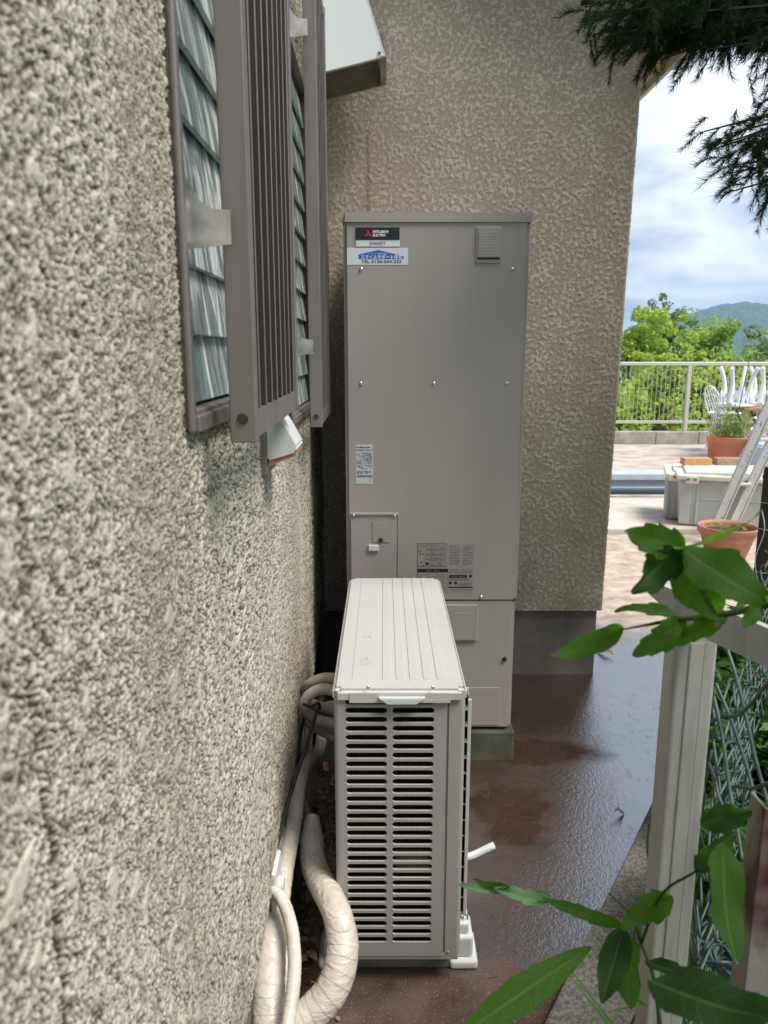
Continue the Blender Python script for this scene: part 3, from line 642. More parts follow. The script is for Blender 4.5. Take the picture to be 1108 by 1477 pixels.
bm = vround(tl - .004, tr_ + .007, TY - .006, 3.40, tz1 + .0005, tz1 + .030, .010); obj('lid', bm, 'tank_paint', tank)
bm = BX(tr_ + .0004, tr_ + .003, TY + .016, TY + .030, .64, tz1 - .004, .001); obj('edge_strip', bm, 'tank_paint_pale', tank)
for (px, py) in ((521, 388), (739, 388), (521, 553), (626, 553), (731, 553), (694, 861)):
    q = P(px, py, TY); screw(tank, q.x, TY - .0015, q.z, .0062)
# logo badge
q0 = P(513, 328, TY); q1 = P(576.5, 356, TY); bx0, bx1, bz1, bz0 = q0.x, q1.x, q0.z, q1.z
bm = BX(bx0, bx1, TY - .0022, TY - .0002, bz0, bz1, .0008); badge = obj('badge', bm, 'badge_silver', tank)
zsplit = bz0 + (bz1 - bz0) * .35
bm = BX(bx0 + .0002, bx1 - .0002, TY - .0032, TY - .0023, zsplit, bz1 - .0002, .0004, 1); obj('black_field', bm, 'badge_black', badge)
lx, lz = bx0 + .041, zsplit + (bz1 - zsplit) * .52; s = .0118
for k in range(3):
    a = R(90 + 120 * k); u = Vector((math.cos(a), math.sin(a))); p = Vector((-u.y, u.x))
    pts = [(0, 0), (u * .5 + p * .289), (u * 1.0), (u * .5 - p * .289)]
    bm = bmesh.new(); bm.faces.new([bm.verts.new((lx + Vector(q)[0] * s * 1.12, TY - .0037, lz - .0022 + Vector(q)[1] * s)) for q in pts]); obj('diamond', bm, 'logo_red', badge)
fx = lx + .016
text('lettering', 'MITSUBISHI', .0084, 'print_white', badge, fx + .0255, TY - .0033, lz + .0052, .051, .02)
text('lettering', 'ELECTRIC', .0084, 'print_white', badge, fx + .0218, TY - .0033, lz - .0057, .0435, .02)
text('lettering', 'DIAHOT', .0105, 'print_black', badge, (bx0 + bx1) / 2, TY - .0023, (bz0 + zsplit) / 2 + .0004, .053, .008)
# dealer sticker
q0 = P(500.5, 357.5, TY); q1 = P(588.5, 382, TY); sx0, sx1, sz1, sz0 = q0.x, q1.x, q0.z, q1.z; W_ = sx1 - sx0; H_ = sz1 - sz0
bm = BX(sx0, sx1, TY - .0009, TY - .0001, sz0, sz1); st = obj('dealer_sticker', bm, 'sticker_white', tank)
def sp(u, v): return (sx0 + u * W_, TY - .0013, sz1 - v * H_)
bm = bmesh.new(); bm.faces.new([bm.verts.new(sp(u, v)) for u, v in ((.19, .66), (.93, .66), (.93, .48), (.86, .43), (.80, .37), (.51, .13), (.22, .37), (.19, .40))]); obj('blue_roof', bm, 'sticker_blue', st)
text('lettering', 'スマイルサポート住宅', H_ * .26, 'print_white', st, sx0 + .565 * W_, TY - .0014, sz1 - .535 * H_, .68 * W_, .012)
text('lettering', 'リフォーム・給湯器専門店', H_ * .07, 'print_white', st, sx0 + .50 * W_, TY - .0014, sz1 - .345 * H_, .31 * W_, .0)
text('lettering', 'TEL 0120-504-232', H_ * .17, 'print_black', st, sx0 + .565 * W_, TY - .0010, sz1 - .81 * H_, .66 * W_, .022)
# round white patch where the mascot is printed stays plain
# inspection cover top right
q0 = P(686.5, 326, TY); q1 = P(722.5, 380, TY)
bm = BX(q0.x, q1.x, TY - .005, TY + .001, q1.z, q0.z, .003, 3); cv = obj('relief_valve_cover', bm, 'tank_paint', tank)
bm = BX(q0.x + .007, q1.x - .004, TY - .008, TY - .0045, q1.z + .018, q0.z - .005, .0025, 3); obj('flap', bm, 'tank_paint', cv)
for k in range(9):
    zz_ = q0.z - .022 - k * .009; bm = BX(q0.x + .014, q1.x - .011, TY - .0086, TY - .0078, zz_, zz_ + .002); obj('rib', bm, 'tank_paint_pale', cv)
bm = BX(q0.x + .006, q1.x - .005, TY - .0085, TY - .0049, q1.z + .013, q1.z + .0165, .0005); obj('gap', bm, 'dark_gap', cv)
# rating label
def labelbars(parent, x0, x1, z0, z1, y, rows, m='print_grey', seed=1, fill=.55):
    rnd = random.Random(seed); bm = bmesh.new(); ph = (z1 - z0) / rows
    for k in range(rows):
        z = z1 - (k + .5) * ph; x = x0
        while x < x1 - .002:
            wd = rnd.uniform(.002, .014); e = min(x1, x + wd)
            if rnd.random() < .85: bm.faces.new([bm.verts.new(v) for v in ((x, y, z - ph * fill / 2), (e, y, z - ph * fill / 2), (e, y, z + ph * fill / 2), (x, y, z + ph * fill / 2))])
            x = e + rnd.uniform(.0005, .003)
    return obj('printing', bm, m, parent)
q0 = P(513, 641, TY); q1 = P(538.5, 698, TY)
bm = BX(q0.x, q1.x, TY - .0009, TY - .0001, q1.z, q0.z); rl = obj('rating_label', bm, 'sticker_grey', tank)
w_ = q1.x - q0.x; h_ = q0.z - q1.z
labelbars(rl, q0.x + .003, q1.x - .003, q0.z - h_ * .50, q0.z - h_ * .20, TY - .0013, 12, seed=2, fill=.5)
labelbars(rl, q0.x + .003, q1.x - .003, q0.z - h_ * .62, q0.z - h_ * .52, TY - .0013, 4, seed=3, fill=.5)
labelbars(rl, q0.x + .003, q1.x - .012, q0.z - h_ * .10, q0.z - h_ * .05, TY - .0013, 1, 'print_black', seed=4)
labelbars(rl, q0.x + .003, q1.x - .003, q0.z - h_ * .17, q0.z - h_ * .12, TY - .0013, 2, seed=14)
bm = bmesh.new(); x = q0.x + .003; rb = random.Random(5)
while x < q1.x - .004:
    e = x + rb.uniform(.0006, .0018); bm.faces.new([bm.verts.new(v) for v in ((x, TY - .0013, q0.z - h_ * .83), (e, TY - .0013, q0.z - h_ * .83), (e, TY - .0013, q0.z - h_ * .775), (x, TY - .0013, q0.z - h_ * .775))]); x = e + rb.uniform(.0005, .0014)
obj('barcode', bm, 'print_black', rl)
labelbars(rl, q0.x + .003, q1.x - .008, q0.z - h_ * .75, q0.z - h_ * .66, TY - .0013, 3, seed=6)
bm = bmesh.new(); lathe(bm, [(.0042, 0), (.0034, 0)], 0, 0, 24)
bmesh.ops.transform(bm, matrix=Matrix.Translation((q1.x - .011, TY - .0013, q0.z - h_ * .91)) @ Matrix.Rotation(R(90), 4, 'X'), verts=bm.verts); obj('round_mark', bm, 'print_grey', rl)
# controls door
q0 = P(506, 739, TY); q1 = P(575, 870, TY); zb = .64
bm = BX(q0.x, q1.x, TY - .0035, TY + .001, zb, q0.z, .002, 2); dr = obj('service_door', bm, 'tank_paint', tank); dr['label'] = 'small service door with a white latch'
bm = BX(q0.x + .001, q1.x - .001, TY - .0095, TY - .0035, q0.z - .010, q0.z, .003, 3); obj('top_flange', bm, 'tank_paint', dr)
for xa_, xb_ in ((q0.x, q0.x + .005), (q1.x - .005, q1.x)):
    bm = BX(xa_, xb_, TY - .0062, TY - .0034, zb + .002, q0.z - .011, .002, 2); obj('side_flange', bm, 'tank_paint', dr)
for px in (510.5, 569.5): q = P(px, 742.5, TY); screw(dr, q.x, TY - .0085, q.z - .001, .0045)
a = P(537, 752, TY); c = P(562, 782, TY)
bm = BX(a.x, c.x, TY - .0062, TY - .0034, c.z, a.z, .002, 2); pk = obj('window_cover', bm, 'tank_paint', dr)
for k in range(6): bm = BX(a.x + .008, c.x - .008, TY - .0068, TY - .0061, a.z - .012 - k * .009, a.z - .0105 - k * .009); obj('rib', bm, 'tank_paint_pale', dr)
q = P(549, 778.5, TY); bm = bmesh.new(); cyl(bm, (q.x, TY - .004, q.z), (q.x, TY - .011, q.z), .0085, .0078, 20); obj('black_plug', bm, 'rubber_black', dr)
a = P(531.5, 785, TY); c = P(546.5, 794, TY); bm = BX(a.x, c.x, TY - .013, TY - .003, c.z, a.z, .003, 3); obj('latch', bm, 'plastic_white', dr)
q = P(517, 793, TY); c = P(562, 793, TY); bm = BX(q.x, c.x, TY - .0042, TY - .0034, q.z - .0008, q.z + .0008); obj('crease', bm, 'tank_paint_pale', dr)
# printed warning panels
q0 = P(602.5, 783.5, TY); q1 = P(683, 855, TY)
bm = BX(q0.x, q1.x, TY - .0008, TY - .0001, q1.z, q0.z); wl = obj('warning_label', bm, 'sticker_beige', tank); X0, X1, Z1, Z0 = q0.x, q1.x, q0.z, q1.z
def wp(u, v): return X0 + u * (X1 - X0), Z1 - v * (Z1 - Z0)
def bars(u0, u1, v0, v1, rows, seed, m='print_grey', fill=.5):
    a, b_ = wp(u0, v0), wp(u1, v1); labelbars(wl, a[0], b_[0], b_[1], a[1], TY - .0012, rows, m, seed, fill)
def rect(bm, u0, u1, v0, v1, y=TY - .0012):
    a, b_ = wp(u0, v0), wp(u1, v1); bm.faces.new([bm.verts.new(v) for v in ((a[0], y, b_[1]), (b_[0], y, b_[1]), (b_[0], y, a[1]), (a[0], y, a[1]))])
bm = bmesh.new()
for (u0, u1, v0, v1) in ((0, .50, 0, .012), (0, .50, .46, .472), (0, .006, 0, .47), (.494, .5, 0, .47), (0, .5, .055, .062), (.13, .134, .06, .47), (.528, .534, .5, .97), (0, .006, .5, 1), (.13, .5, .27, .274), (.13, .5, .37, .374)): rect(bm, u0, u1, v0, v1)
obj('ruled_lines', bm, 'print_grey', wl)
bm = bmesh.new(); rect(bm, 0, .54, .51, .585); rect(bm, .56, .88, .635, .70); rect(bm, .55, .985, .875, .90); obj('black_bars', bm, 'print_black', wl)
text('lettering', '注意・警告', .0045, 'sticker_beige', wl, wp(.27, .5)[0], TY - .0013, wp(.27, .547)[1], .05)
text('lettering', 'お願い事項', .0040, 'sticker_beige', wl, wp(.72, .5)[0], TY - .0013, wp(.27, .668)[1], .05)
text('lettering', '安全上のご注意', .0042, 'print_grey', wl, wp(.26, .5)[0], TY - .0009, wp(.27, .030)[1], .045)
bars(.21, .47, .09, .16, 3, 31); bars(.21, .47, .18, .25, 3, 32); bars(.21, .47, .285, .35, 2, 33); bars(.21, .44, .385, .45, 3, 34)
bars(.56, .74, .04, .45, 13, 35, fill=.35); bars(.80, .98, .04, .45, 13, 36, fill=.35); bars(.03, .5, .61, .96, 10, 37, fill=.3)
bars(.56, .98, .52, .61, 3, 38, fill=.4); bars(.56, .92, .72, .75, 1, 39, 'print_black'); bars(.72, .97, .77, .86, 4, 40); bars(.6, .97, .92, .96, 1, 41, fill=.4)
bm = bmesh.new()
for (u, v) in ((.16, .10), (.16, .20), (.16, .30), (.03, .14), (.08, .19), (.03, .20), (.05, .36), (.08, .43)):
    a = wp(u, v); r_ = .0065; bm.faces.new([bm.verts.new(q) for q in ((a[0], TY - .0012, a[1] - r_), (a[0] + 1.1 * r_, TY - .0012, a[1] - r_), (a[0] + .55 * r_, TY - .0012, a[1]))])
for (u, v) in ((.17, .41), (.94, .66), (.585, .80), (.68, .80)):
    a = wp(u, v); bm.faces.new([bm.verts.new((a[0] + .0058 * math.cos(k * .52), TY - .0012, a[1] + .0058 * math.sin(k * .52))) for k in range(12)])
obj('pictograms', bm, 'print_black', wl)
# lower cover plates
q1 = P(688, 924, TY); bm = BX(.20, q1.x, TY - .006, TY + .004, q1.z, P(0, 872, TY).z, .003, 3); pn = obj('drain_cover', bm, 'tank_paint', tank)
bm = BX(.208, q1.x - .008, TY - .0072, TY - .0058, q1.z + .006, P(0, 878, TY).z, .002, 2); obj('raised_face', bm, 'tank_paint', pn)
bm = BX(P(655, 883, TY).x, P(680, 883, TY).x, TY - .0080, TY - .0070, P(0, 884.5, TY).z, P(0, 883, TY).z); obj('crease', bm, 'tank_paint_pale', pn)
q0 = P(650, 992, TY); q1 = P(720, 1046, TY); bm = BX(.2, q1.x, TY + .0005, TY + .0045, q1.z - .001, q0.z, .0015, 2); obj('access_plate', bm, 'tank_paint', tank)
q = P(728, 951, TY); bm = bmesh.new(); cyl(bm, (q.x, TY + .004, q.z), (q.x, TY - .004, q.z), .0088, .0078, 20); obj('black_plug', bm, 'rubber_black', tank)
# small fitting on the left side
bm = BX(tl - .022, tl - .0005, TY + .05, TY + .09, .655, .70, .004); obj('cable_inlet', bm, 'rubber_black', tank)
for (x, y) in ((tl + .06, TY + .06), (tr_ - .06, TY + .06), (tl + .06, 3.33), (tr_ - .06, 3.33)):
    bm = bmesh.new(); cyl(bm, (x, y, .115), (x, y, .131), .03); obj('leg', bm, 'stainless_dim', tank)
# concrete plinth
bm = BX(-.25, .492, TY - .012, 3.42, -.02, .1145, .006); pl = obj('concrete_plinth', bm, 'concrete_green', loc=(.15, TY + .3, 0)); tag(pl, 'mossy grey concrete plinth under the tall water heater', 'plinth')

# ================================================================== outdoor heat pump unit
ax0, ax1, ay0, ay1, az0, az1 = -.113, .184, 1.61, 2.475, .068, .778
ac = thing('heat_pump_unit', 'ivory heat pump outdoor unit with slotted end panel and ribbed top', 'outdoor unit', ((ax0 + ax1) / 2, (ay0 + ay1) / 2, 0))
AW = ax1 - ax0; rows, pitch = 29, .02215; zt = .7465
cols = [(.085, .405), (.445, .765)]; gx = [ax0 + .04 * AW, ax0 + .425 * AW, ax0 + .80 * AW]
z_hi = zt + pitch / 2; z_lo = z_hi - rows * pitch
bm = bmesh.new(); Yf = ay0; slot_h = .0150
def slot_loop(x0, x1, z, h, n=5):
    r_ = h / 2; pts = []
    for k in range(n + 1): a = R(90 + 180 * k / n); pts.append((x0 + r_ + r_ * math.cos(a), z + r_ * math.sin(a)))
    for k in range(n + 1): a = R(-90 + 180 * k / n); pts.append((x1 - r_ + r_ * math.cos(a), z + r_ * math.sin(a)))
    return pts
for ci in range(2):
    sx0_, sx1_ = ax0 + cols[ci][0] * AW, ax0 + cols[ci][1] * AW; cx0, cx1 = gx[ci], gx[ci + 1]
    for r_i in range(rows):
        zc_ = zt - r_i * pitch; lp = slot_loop(sx0_, sx1_, zc_, slot_h); n = len(lp)
        zt_, zb_ = zc_ + pitch / 2, zc_ - pitch / 2
        inner = [bm.verts.new((x, Yf, z)) for x, z in lp]; lip = [bm.verts.new((x, Yf + .001, zc_ + (z - zc_) * .9)) for x, z in lp]; back = [bm.verts.new((x, Yf + .004, zc_ + (z - zc_) * .9)) for x, z in lp]
        for k in range(n):
            j = (k + 1) % n; bm.faces.new((inner[k], inner[j], lip[j], lip[k])); bm.faces.new((lip[k], lip[j], back[j], back[k]))
        TL, BL, BR, TR = [bm.verts.new((x, Yf, z)) for x, z in ((cx0, zt_), (cx0, zb_), (cx1, zb_), (cx1, zt_))]
        h_ = n // 2   # left arc 0..h_-1 from top to bottom, right arc h_..n-1 from bottom to top
        half = h_ // 2
        for k in range(h_ - 1): bm.faces.new((inner[k], (TL if k < half else BL), inner[k + 1])) if True else None
        bm.faces.new((inner[half], TL, BL)); bm.faces.new((inner[h_ - 1], BL, BR, inner[h_]))
        for k in range(h_, n - 1): bm.faces.new((inner[k], (BR if k - h_ < half else TR), inner[k + 1]))
        bm.faces.new((inner[h_ + half], BR, TR)); bm.faces.new((inner[n - 1], TR, TL, inner[0]))
def q4(x0, x1, z0, z1): bm.faces.new([bm.verts.new(v) for v in ((x0, Yf, z0), (x1, Yf, z0), (x1, Yf, z1), (x0, Yf, z1))])
xl, xr = ax0 + .035 * AW, ax0 + .86 * AW
q4(xl, gx[0], z_lo, z_hi); q4(gx[2], xr, z_lo, z_hi); q4(xl, xr, z_hi, az1 - .008); q4(xl, xr, az0 + .012, z_lo)
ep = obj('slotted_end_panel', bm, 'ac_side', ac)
for p_ in ep.data.polygons: pass
# rounded shell round the other sides
def strip(outline, z0, z1, th=None):
    bm = bmesh.new(); A = [bm.verts.new((x, y, z0)) for x, y in outline]; B = [bm.verts.new((x, y, z1)) for x, y in outline]
    for k in range(len(A) - 1): bm.faces.new((A[k], A[k + 1], B[k + 1], B[k]))
    return bm
def arc(cx, cy, r_, a0, a1, n=6): return [(cx + r_ * math.cos(R(a0 + (a1 - a0) * k / n)), cy + r_ * math.sin(R(a0 + (a1 - a0) * k / n))) for k in range(n + 1)]
rr_ = .010
ol = [(xl, ay0)] + arc(ax0 + rr_, ay0 + rr_, rr_, 270, 180) + arc(ax0 + rr_, ay1 - rr_, rr_, 180, 90) + arc(ax1 - rr_, ay1 - rr_, rr_, 90, 0) + arc(ax1 - rr_, ay0 + rr_ + .002, rr_, 0, -90) + [(xr + .006, ay0 + .002), (xr + .004, ay0 + .007), (xr + .0005, ay0 + .007), (xr, ay0 + .001)]
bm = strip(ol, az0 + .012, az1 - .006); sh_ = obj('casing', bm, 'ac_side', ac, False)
md = sh_.modifiers.new('thick', 'SOLIDIFY'); md.thickness = .0012; md.offset = 0
bm = BX(ax0 + .004, ax1 - .004, ay0 + .002, ay1 - .003, az0, az0 + .018, .002); obj('base_pan', bm, 'ac_side', ac)
screw(ac, xr + .013, ay0 + .0015, az0 + .022, .0035, 'stainless_dim')
# coil and fins inside
bm = bmesh.new(); fx0, fx1 = ax0 + .015, ax0 + .03
for k in range(40):
    yy = ay0 + .028 + 0 * k; xx = ax0 + .02 + k * .0058; 
    if xx < ax0 + .245: box(bm, xx, xx + .0012, ay0 + .030, ay0 + .05, az0 + .02, az1 - .02)
fo = obj('coil_fins', bm, 'fin', ac); fo['kind'] = 'stuff'
bm = bmesh.new()
for k in range(14):
    z = .12 + k * .045; cyl(bm, (ax0 + .012, ay0 + .026, z), (ax0 + .25, ay0 + .026, z), .0035, seg=8)
tb = obj('coil_tubes', bm, 'stainless_dim', ac); tb['kind'] = 'stuff'
bm = BX(ax0 + .14, ax0 + .225, ay0 + .012, ay0 + .024, .30, .36, .002); obj('bright_bracket', bm, 'chrome', ac)
bm = BX(ax0 + .004, ax0 + .25, ay0 + .055, ay0 + .06, az0 + .02, az1 - .01); obj('inner_wall', bm, 'dark_gap', ac)
# lid
bm = BX(ax0 - .003, ax1 + .003, ay0 - .007, ay1 + .003, az1 - .024, az1)
bmesh.ops.bevel(bm, geom=[e for e in bm.edges if abs(e.verts[0].co.z - e.verts[1].co.z) > .01], offset=.012, segments=4, affect='EDGES')
bmesh.ops.bevel(bm, geom=[e for e in bm.edges if e.verts[0].co.z > az1 - .001 and e.verts[1].co.z > az1 - .001 and len(e.link_faces) == 2 and abs(e.calc_face_angle(0)) > .5], offset=.008, segments=3, affect='EDGES')
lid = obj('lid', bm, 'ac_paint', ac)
bm = BX(ax0 + .035, ax0 + .262, ay0 - .0085, ay0 - .006, az1 - .031, az1 - .006, .001); obj('front_flange', bm, 'ac_paint', lid)
def raised(x0, x1, y0, y1, h=.0022, nm='rib'):
    bm = BX(x0, x1, y0, y1, az1 - .002, az1 + h)
    bmesh.ops.bevel(bm, geom=[e for e in bm.edges if max(e.verts[0].co.z, e.verts[1].co.z) > az1 and abs(e.verts[0].co.z - e.verts[1].co.z) > .001], offset=.003, segments=2, affect='EDGES')
    for v in bm.verts:
        if v.co.z > az1: v.co.x += .0014 * (1 if v.co.x < (x0 + x1) / 2 else -1); v.co.y += .002 * (1 if v.co.y < (y0 + y1) / 2 else -1)
    return obj(nm, bm, 'ac_paint', lid)
for f0, f1 in ((.365, .437), (.472, .545), (.578, .652), (.685, .757), (.790, .862)):
    raised(ax0 + f0 * AW, ax0 + f1 * AW, ay0 + .045, ay1 - .008)
raised(ax0 + .128 * AW, ax0 + .325 * AW, ay0 + .045, ay1 - .008, .0016, 'label_panel')
def emboss(body, cx, cy, hh, wd):
    cu = bpy.data.curves.new('e', 'FONT'); cu.body = body; cu.extrude = .03; to = bpy.data.objects.new('t', cu); C.objects.link(to)
    me = bpy.data.meshes.new_from_object(to.evaluated_get(bpy.context.evaluated_depsgraph_get())); C.objects.unlink(to); bpy.data.objects.remove(to)
    co = np.zeros(len(me.vertices) * 3, dtype=np.float32); me.vertices.foreach_get('co', co); co = co.reshape(-1, 3); mn, mx_ = co.min(0), co.max(0); c_ = (mn + mx_) / 2
    po = root_off(lid); q = np.zeros_like(co); q[:, 0] = (co[:, 0] - c_[0]) * wd / (mx_[0] - mn[0]) + cx - po.x; q[:, 1] = (co[:, 1] - c_[1]) * hh / (mx_[1] - mn[1]) + cy - po.y; q[:, 2] = co[:, 2] * .013 + az1 + .0018 - po.z
    me.vertices.foreach_set('co', q.ravel()); me.materials.clear(); return mesh_obj('embossed_mark', me, 'ac_paint', lid)
emboss('⚠ 注意\n上に乗らない', ax0 + .24 * AW, ay0 + .155, .05, .034); emboss('エアコン\n室外機', ax0 + .24 * AW, ay0 + .33, .05, .030)
# lip handle
bm = bmesh.new(); xa, xb = ax0 + .335 * AW, ax0 + .695 * AW; zl = az1 - .014
prism(bm, [(xa, zl), (xb, zl), (xb - .018, zl - .014), (xb - .024, zl - .016), (xa + .024, zl - .016), (xa + .018, zl - .014)], 'y', ay0 - .020, ay0 - .008)
bmesh.ops.bevel(bm, geom=list(bm.edges), offset=.0018, segments=2, affect='EDGES'); obj('lip_handle', bm, 'plastic_white', lid)
for px in (531, 624): q = P(px, 989, ay0); screw(lid, q.x, ay0 - .0088, q.z, .0042)
# fan guard on the passage side
fg = BX(ax1 + .0005, ax1 + .0105, ay0 + .11, ay1 - .18, .16, .735, .002); fg = obj('fan_guard', fg, 'ac_paint', ac)
bm = bmesh.new(); cy_, cz_ = ay0 + .41, .44
for k in range(7):
    r_ = .05 + k * .034; pts = [(ax1 + .018 - .008 * (k / 7) ** 2, cy_ + r_ * math.cos(a * .2618), cz_ + r_ * math.sin(a * .2618)) for a in range(25)]
    tube(bm, pts, .0032, 6, smooth=False)
o = obj('ring', bm, 'ac_paint', fg); o['kind'] = 'stuff'
for a in range(12):
    an = a * R(30); bm = bmesh.new(); tube(bm, [(ax1 + .020, cy_ + .04 * math.cos(an), cz_ + .04 * math.sin(an)), (ax1 + .012, cy_ + .29 * math.cos(an), cz_ + .27 * math.sin(an))], .0038, 6, smooth=False); obj('spoke', bm, 'ac_paint', fg)
bm = bmesh.new()
for sgn in (0, 1):
    for z in np.arange(.17, .73, .042): box(bm, ax1 + .001, ax1 + .017, ay0 + .035, ay0 + .10, z, z + .004, .001, 1)
box(bm, ax1 + .010, ax1 + .018, ay0 + .034, ay0 + .040, .165, .735, .001); box(bm, ax1 + .010, ax1 + .018, ay0 + .096, ay0 + .102, .165, .735, .001)
o = obj('guard_ladder', bm, 'ac_paint', fg)
# drain spout poking out
bm = bmesh.new(); a = P(655, 1239, 2.02); bq_ = P(713, 1219, 2.05)
tube(bm, [(.15, 2.0, .12), (.20, 2.02, .115), (a.x + .03, 2.03, a.z), bq_], .0105, 12); obj('drain_pipe', bm, 'plastic_white', ac, True)
# feet
def foot(side, y):
    x = ax1 if side > 0 else ax0; s_ = side
    bm = bmesh.new()
    def bb(xa, xb, ya, yb, za, zb, bv): box(bm, min(x + s_ * xa, x + s_ * xb), max(x + s_ * xa, x + s_ * xb), ya, yb, za, zb, bv, 3)
    bb(-.02, .052, y - .035, y + .075, .0, .026, .009); bb(-.02, .040, y - .022, y + .062, .024, .085, .008); bb(-.01, .030, y - .012, y + .052, .083, .115, .006)
    f_ = obj('foot', bm, 'plastic_white', ac)
    bm = bmesh.new(); xx = x + s_ * .018; cyl(bm, (xx, y + .01, .114), (xx, y + .01, .119), .012, seg=16); cyl(bm, (xx, y + .01, .119), (xx, y + .01, .128), .0075, seg=6); cyl(bm, (xx, y + .01, .128), (xx, y + .01, .136), .004, seg=10)
    obj('bolt', bm, 'chrome', f_)
for s_ in (-1, 1):
    for y in (ay0 + .078, ay1 - .12): foot(s_, y)
bm = BX(ax0 + .02, ax1 - .02, ay0 + .05, ay0 + .13, 0, .066, .004); obj('mount_rail', bm, 'concrete_dark', ac); bm = BX(ax0 + .02, ax1 - .02, ay1 - .14, ay1 - .06, 0, .066, .004); obj('mount_rail', bm, 'concrete_dark', ac)

# ================================================================== pipes and hoses between wall and unit
def pipe(name, pts, rad, m, label, wrap=None, seg=20, n=24, cat='pipe', group=None):
    bm = bmesh.new(); cp = [Vector(p) for p in pts]; tube(bm, cp, rad, seg, wrap, n); o = obj(name, bm, m, None, wrap is None, (cp[0].x, cp[0].y, 0)); tag(o, label, cat, group)
    if wrap:
        o.data.polygons.foreach_set('use_smooth', [True] * len(o.data.polygons))
    return o
# fat S-shaped wrapped duct
pipe('wrapped_pipe', [P(450, 1180, 1.86), P(450, 1212, 1.80), P(455, 1255, 1.71), P(484, 1312, 1.545), P(494, 1368, 1.48), P(480, 1425, 1.43), P(440, 1470, 1.40), P(392, 1500, 1.37), (-.19, 1.22, .09)],
     [.020, .032, .033, .033, .036, .037, .038, .038, .038], 'pipe_wrap', 'fat S-shaped pipe wrapped in cream tape in front of the heat pump unit', (.024, .032), 32, 60)
pipe('wrapped_pipe', [(-.262, 3.0, .10), (-.235, 2.6, .10), P(437, 1110, 2.02), P(423, 1190, 1.79), P(408, 1260, 1.65), P(395, 1345, 1.51), P(388, 1420, 1.41), P(390, 1500, 1.33), (-.205, 1.15, .08)],
     [.018, .020, .020, .021, .025, .031, .035, .037, .038], 'pipe_wrap', 'long cream wrapped pipe running along the foot of the side wall', (.026, .035), 28, 60)
pipe('wrapped_pipe', [P(407, 1330, 1.60), P(410, 1385, 1.50), P(408, 1440, 1.42), P(402, 1500, 1.34), (-.15, 1.15, .07)],
     [.010, .018, .022, .024, .024], 'pipe_wrap', 'short cream wrapped pipe squeezed between the long pipe and the thin hose', (.028, .04), 24, 24)
pipe('thin_hose', [P(378, 1276, 1.56), P(391, 1281, 1.54), P(408, 1300, 1.51), P(421, 1340, 1.46), P(425, 1390, 1.40), P(421, 1440, 1.34), P(411, 1500, 1.28), P(400, 1560, 1.22)],
     [.012, .0140, .0145, .0145, .0145, .0145, .0145, .0145], 'hose_beige', 'thin beige wrapped hose curving down from the wall plate', (.011, .06), 18, 36, 'hose')
# wall plate
qv = P(374, 1275, 1.57); bm = BX(WX(1.57) - .004, WX(1.57) + .010, 1.53, 1.62, qv.z - .045, qv.z + .055, .004, 3)
cyl(bm, (WX(1.57) + .009, 1.57, qv.z), (WX(1.57) + .022, 1.57, qv.z), .019, .016, 18); o = obj('pipe_wall_plate', bm, 'plastic_white', loc=(WX(1.64), 1.64, qv.z)); tag(o, 'white plastic plate on the side wall where the thin hose enters', 'wall plate')
# loop of beige hoses behind the unit
loops = [([P(498, 981, 2.2), P(470, 978, 2.2), P(448, 986, 2.22), P(441, 998, 2.25), P(446, 1012, 2.3), P(470, 1022, 2.25), P(500, 1032, 2.15)], .0165, 'upper beige hose looping out from behind the heat pump unit'),
         ([P(500, 1000, 2.15), P(466, 994, 2.15), P(445, 1004, 2.15), P(439, 1020, 2.16), P(452, 1036, 2.2), P(476, 1043, 2.15), P(500, 1044, 2.1)], .0170, 'middle beige hose of the bundle behind the heat pump unit'),
         ([P(500, 1018, 2.3), P(474, 1018, 2.3), P(452, 1030, 2.3), P(446, 1042, 2.28), P(466, 1056, 2.2), P(500, 1070, 2.1)], .0150, 'lowest beige hose of the bundle behind the heat pump unit')]
for pts, r_, lab in loops: pipe('hose_loop', pts, r_, 'hose_beige', lab, None, 14, 12, 'hose', None)
pipe('thin_pipe', [P(436, 1010, 2.5), P(433, 1045, 2.4), P(437, 1085, 2.3), P(440, 1130, 2.2), P(441, 1165, 2.12), P(452, 1186, 2.09)], [.009, .011, .013, .013, .011, .012], 'hose_dirty', 'stained grey thin pipe entering the top of the fat wrapped pipe', None, 14, 12)
pipe('thin_pipe', [P(449, 1015, 2.45), P(447, 1080, 2.4), P(444, 1140, 2.3), P(438, 1180, 2.2)], .0085, 'hose_beige', 'thin straight beige pipe behind the stained pipe', None, 12, 10)
pipe('black_cable', [P(459, 1020, 2.05), P(452, 1042, 1.98), P(437, 1090, 1.86), P(415, 1160, 1.74), P(395, 1240, 1.60), P(378, 1330, 1.50), P(366, 1400, 1.46), P(352, 1490, 1.36)], .0050, 'rubber_black', 'black cable running down the foot of the side wall', None, 8, 8, 'cable')
pipe('black_cable', [P(438, 1016, 2.1), P(448, 1019, 2.08), P(459, 1014, 2.09), P(462, 1022, 2.12)], .0045, 'rubber_black', 'short black tie cable round the beige hose bundle', None, 8, 6, 'cable')
pipe('black_cable', [P(440, 1030, 2.3), P(428, 1090, 2.1), P(412, 1160, 1.95), P(396, 1235, 1.8), P(378, 1320, 1.66), P(360, 1410, 1.52)], .004, 'rubber_black', 'thin second black cable pressed against the wall foot', None, 8, 6, 'cable')

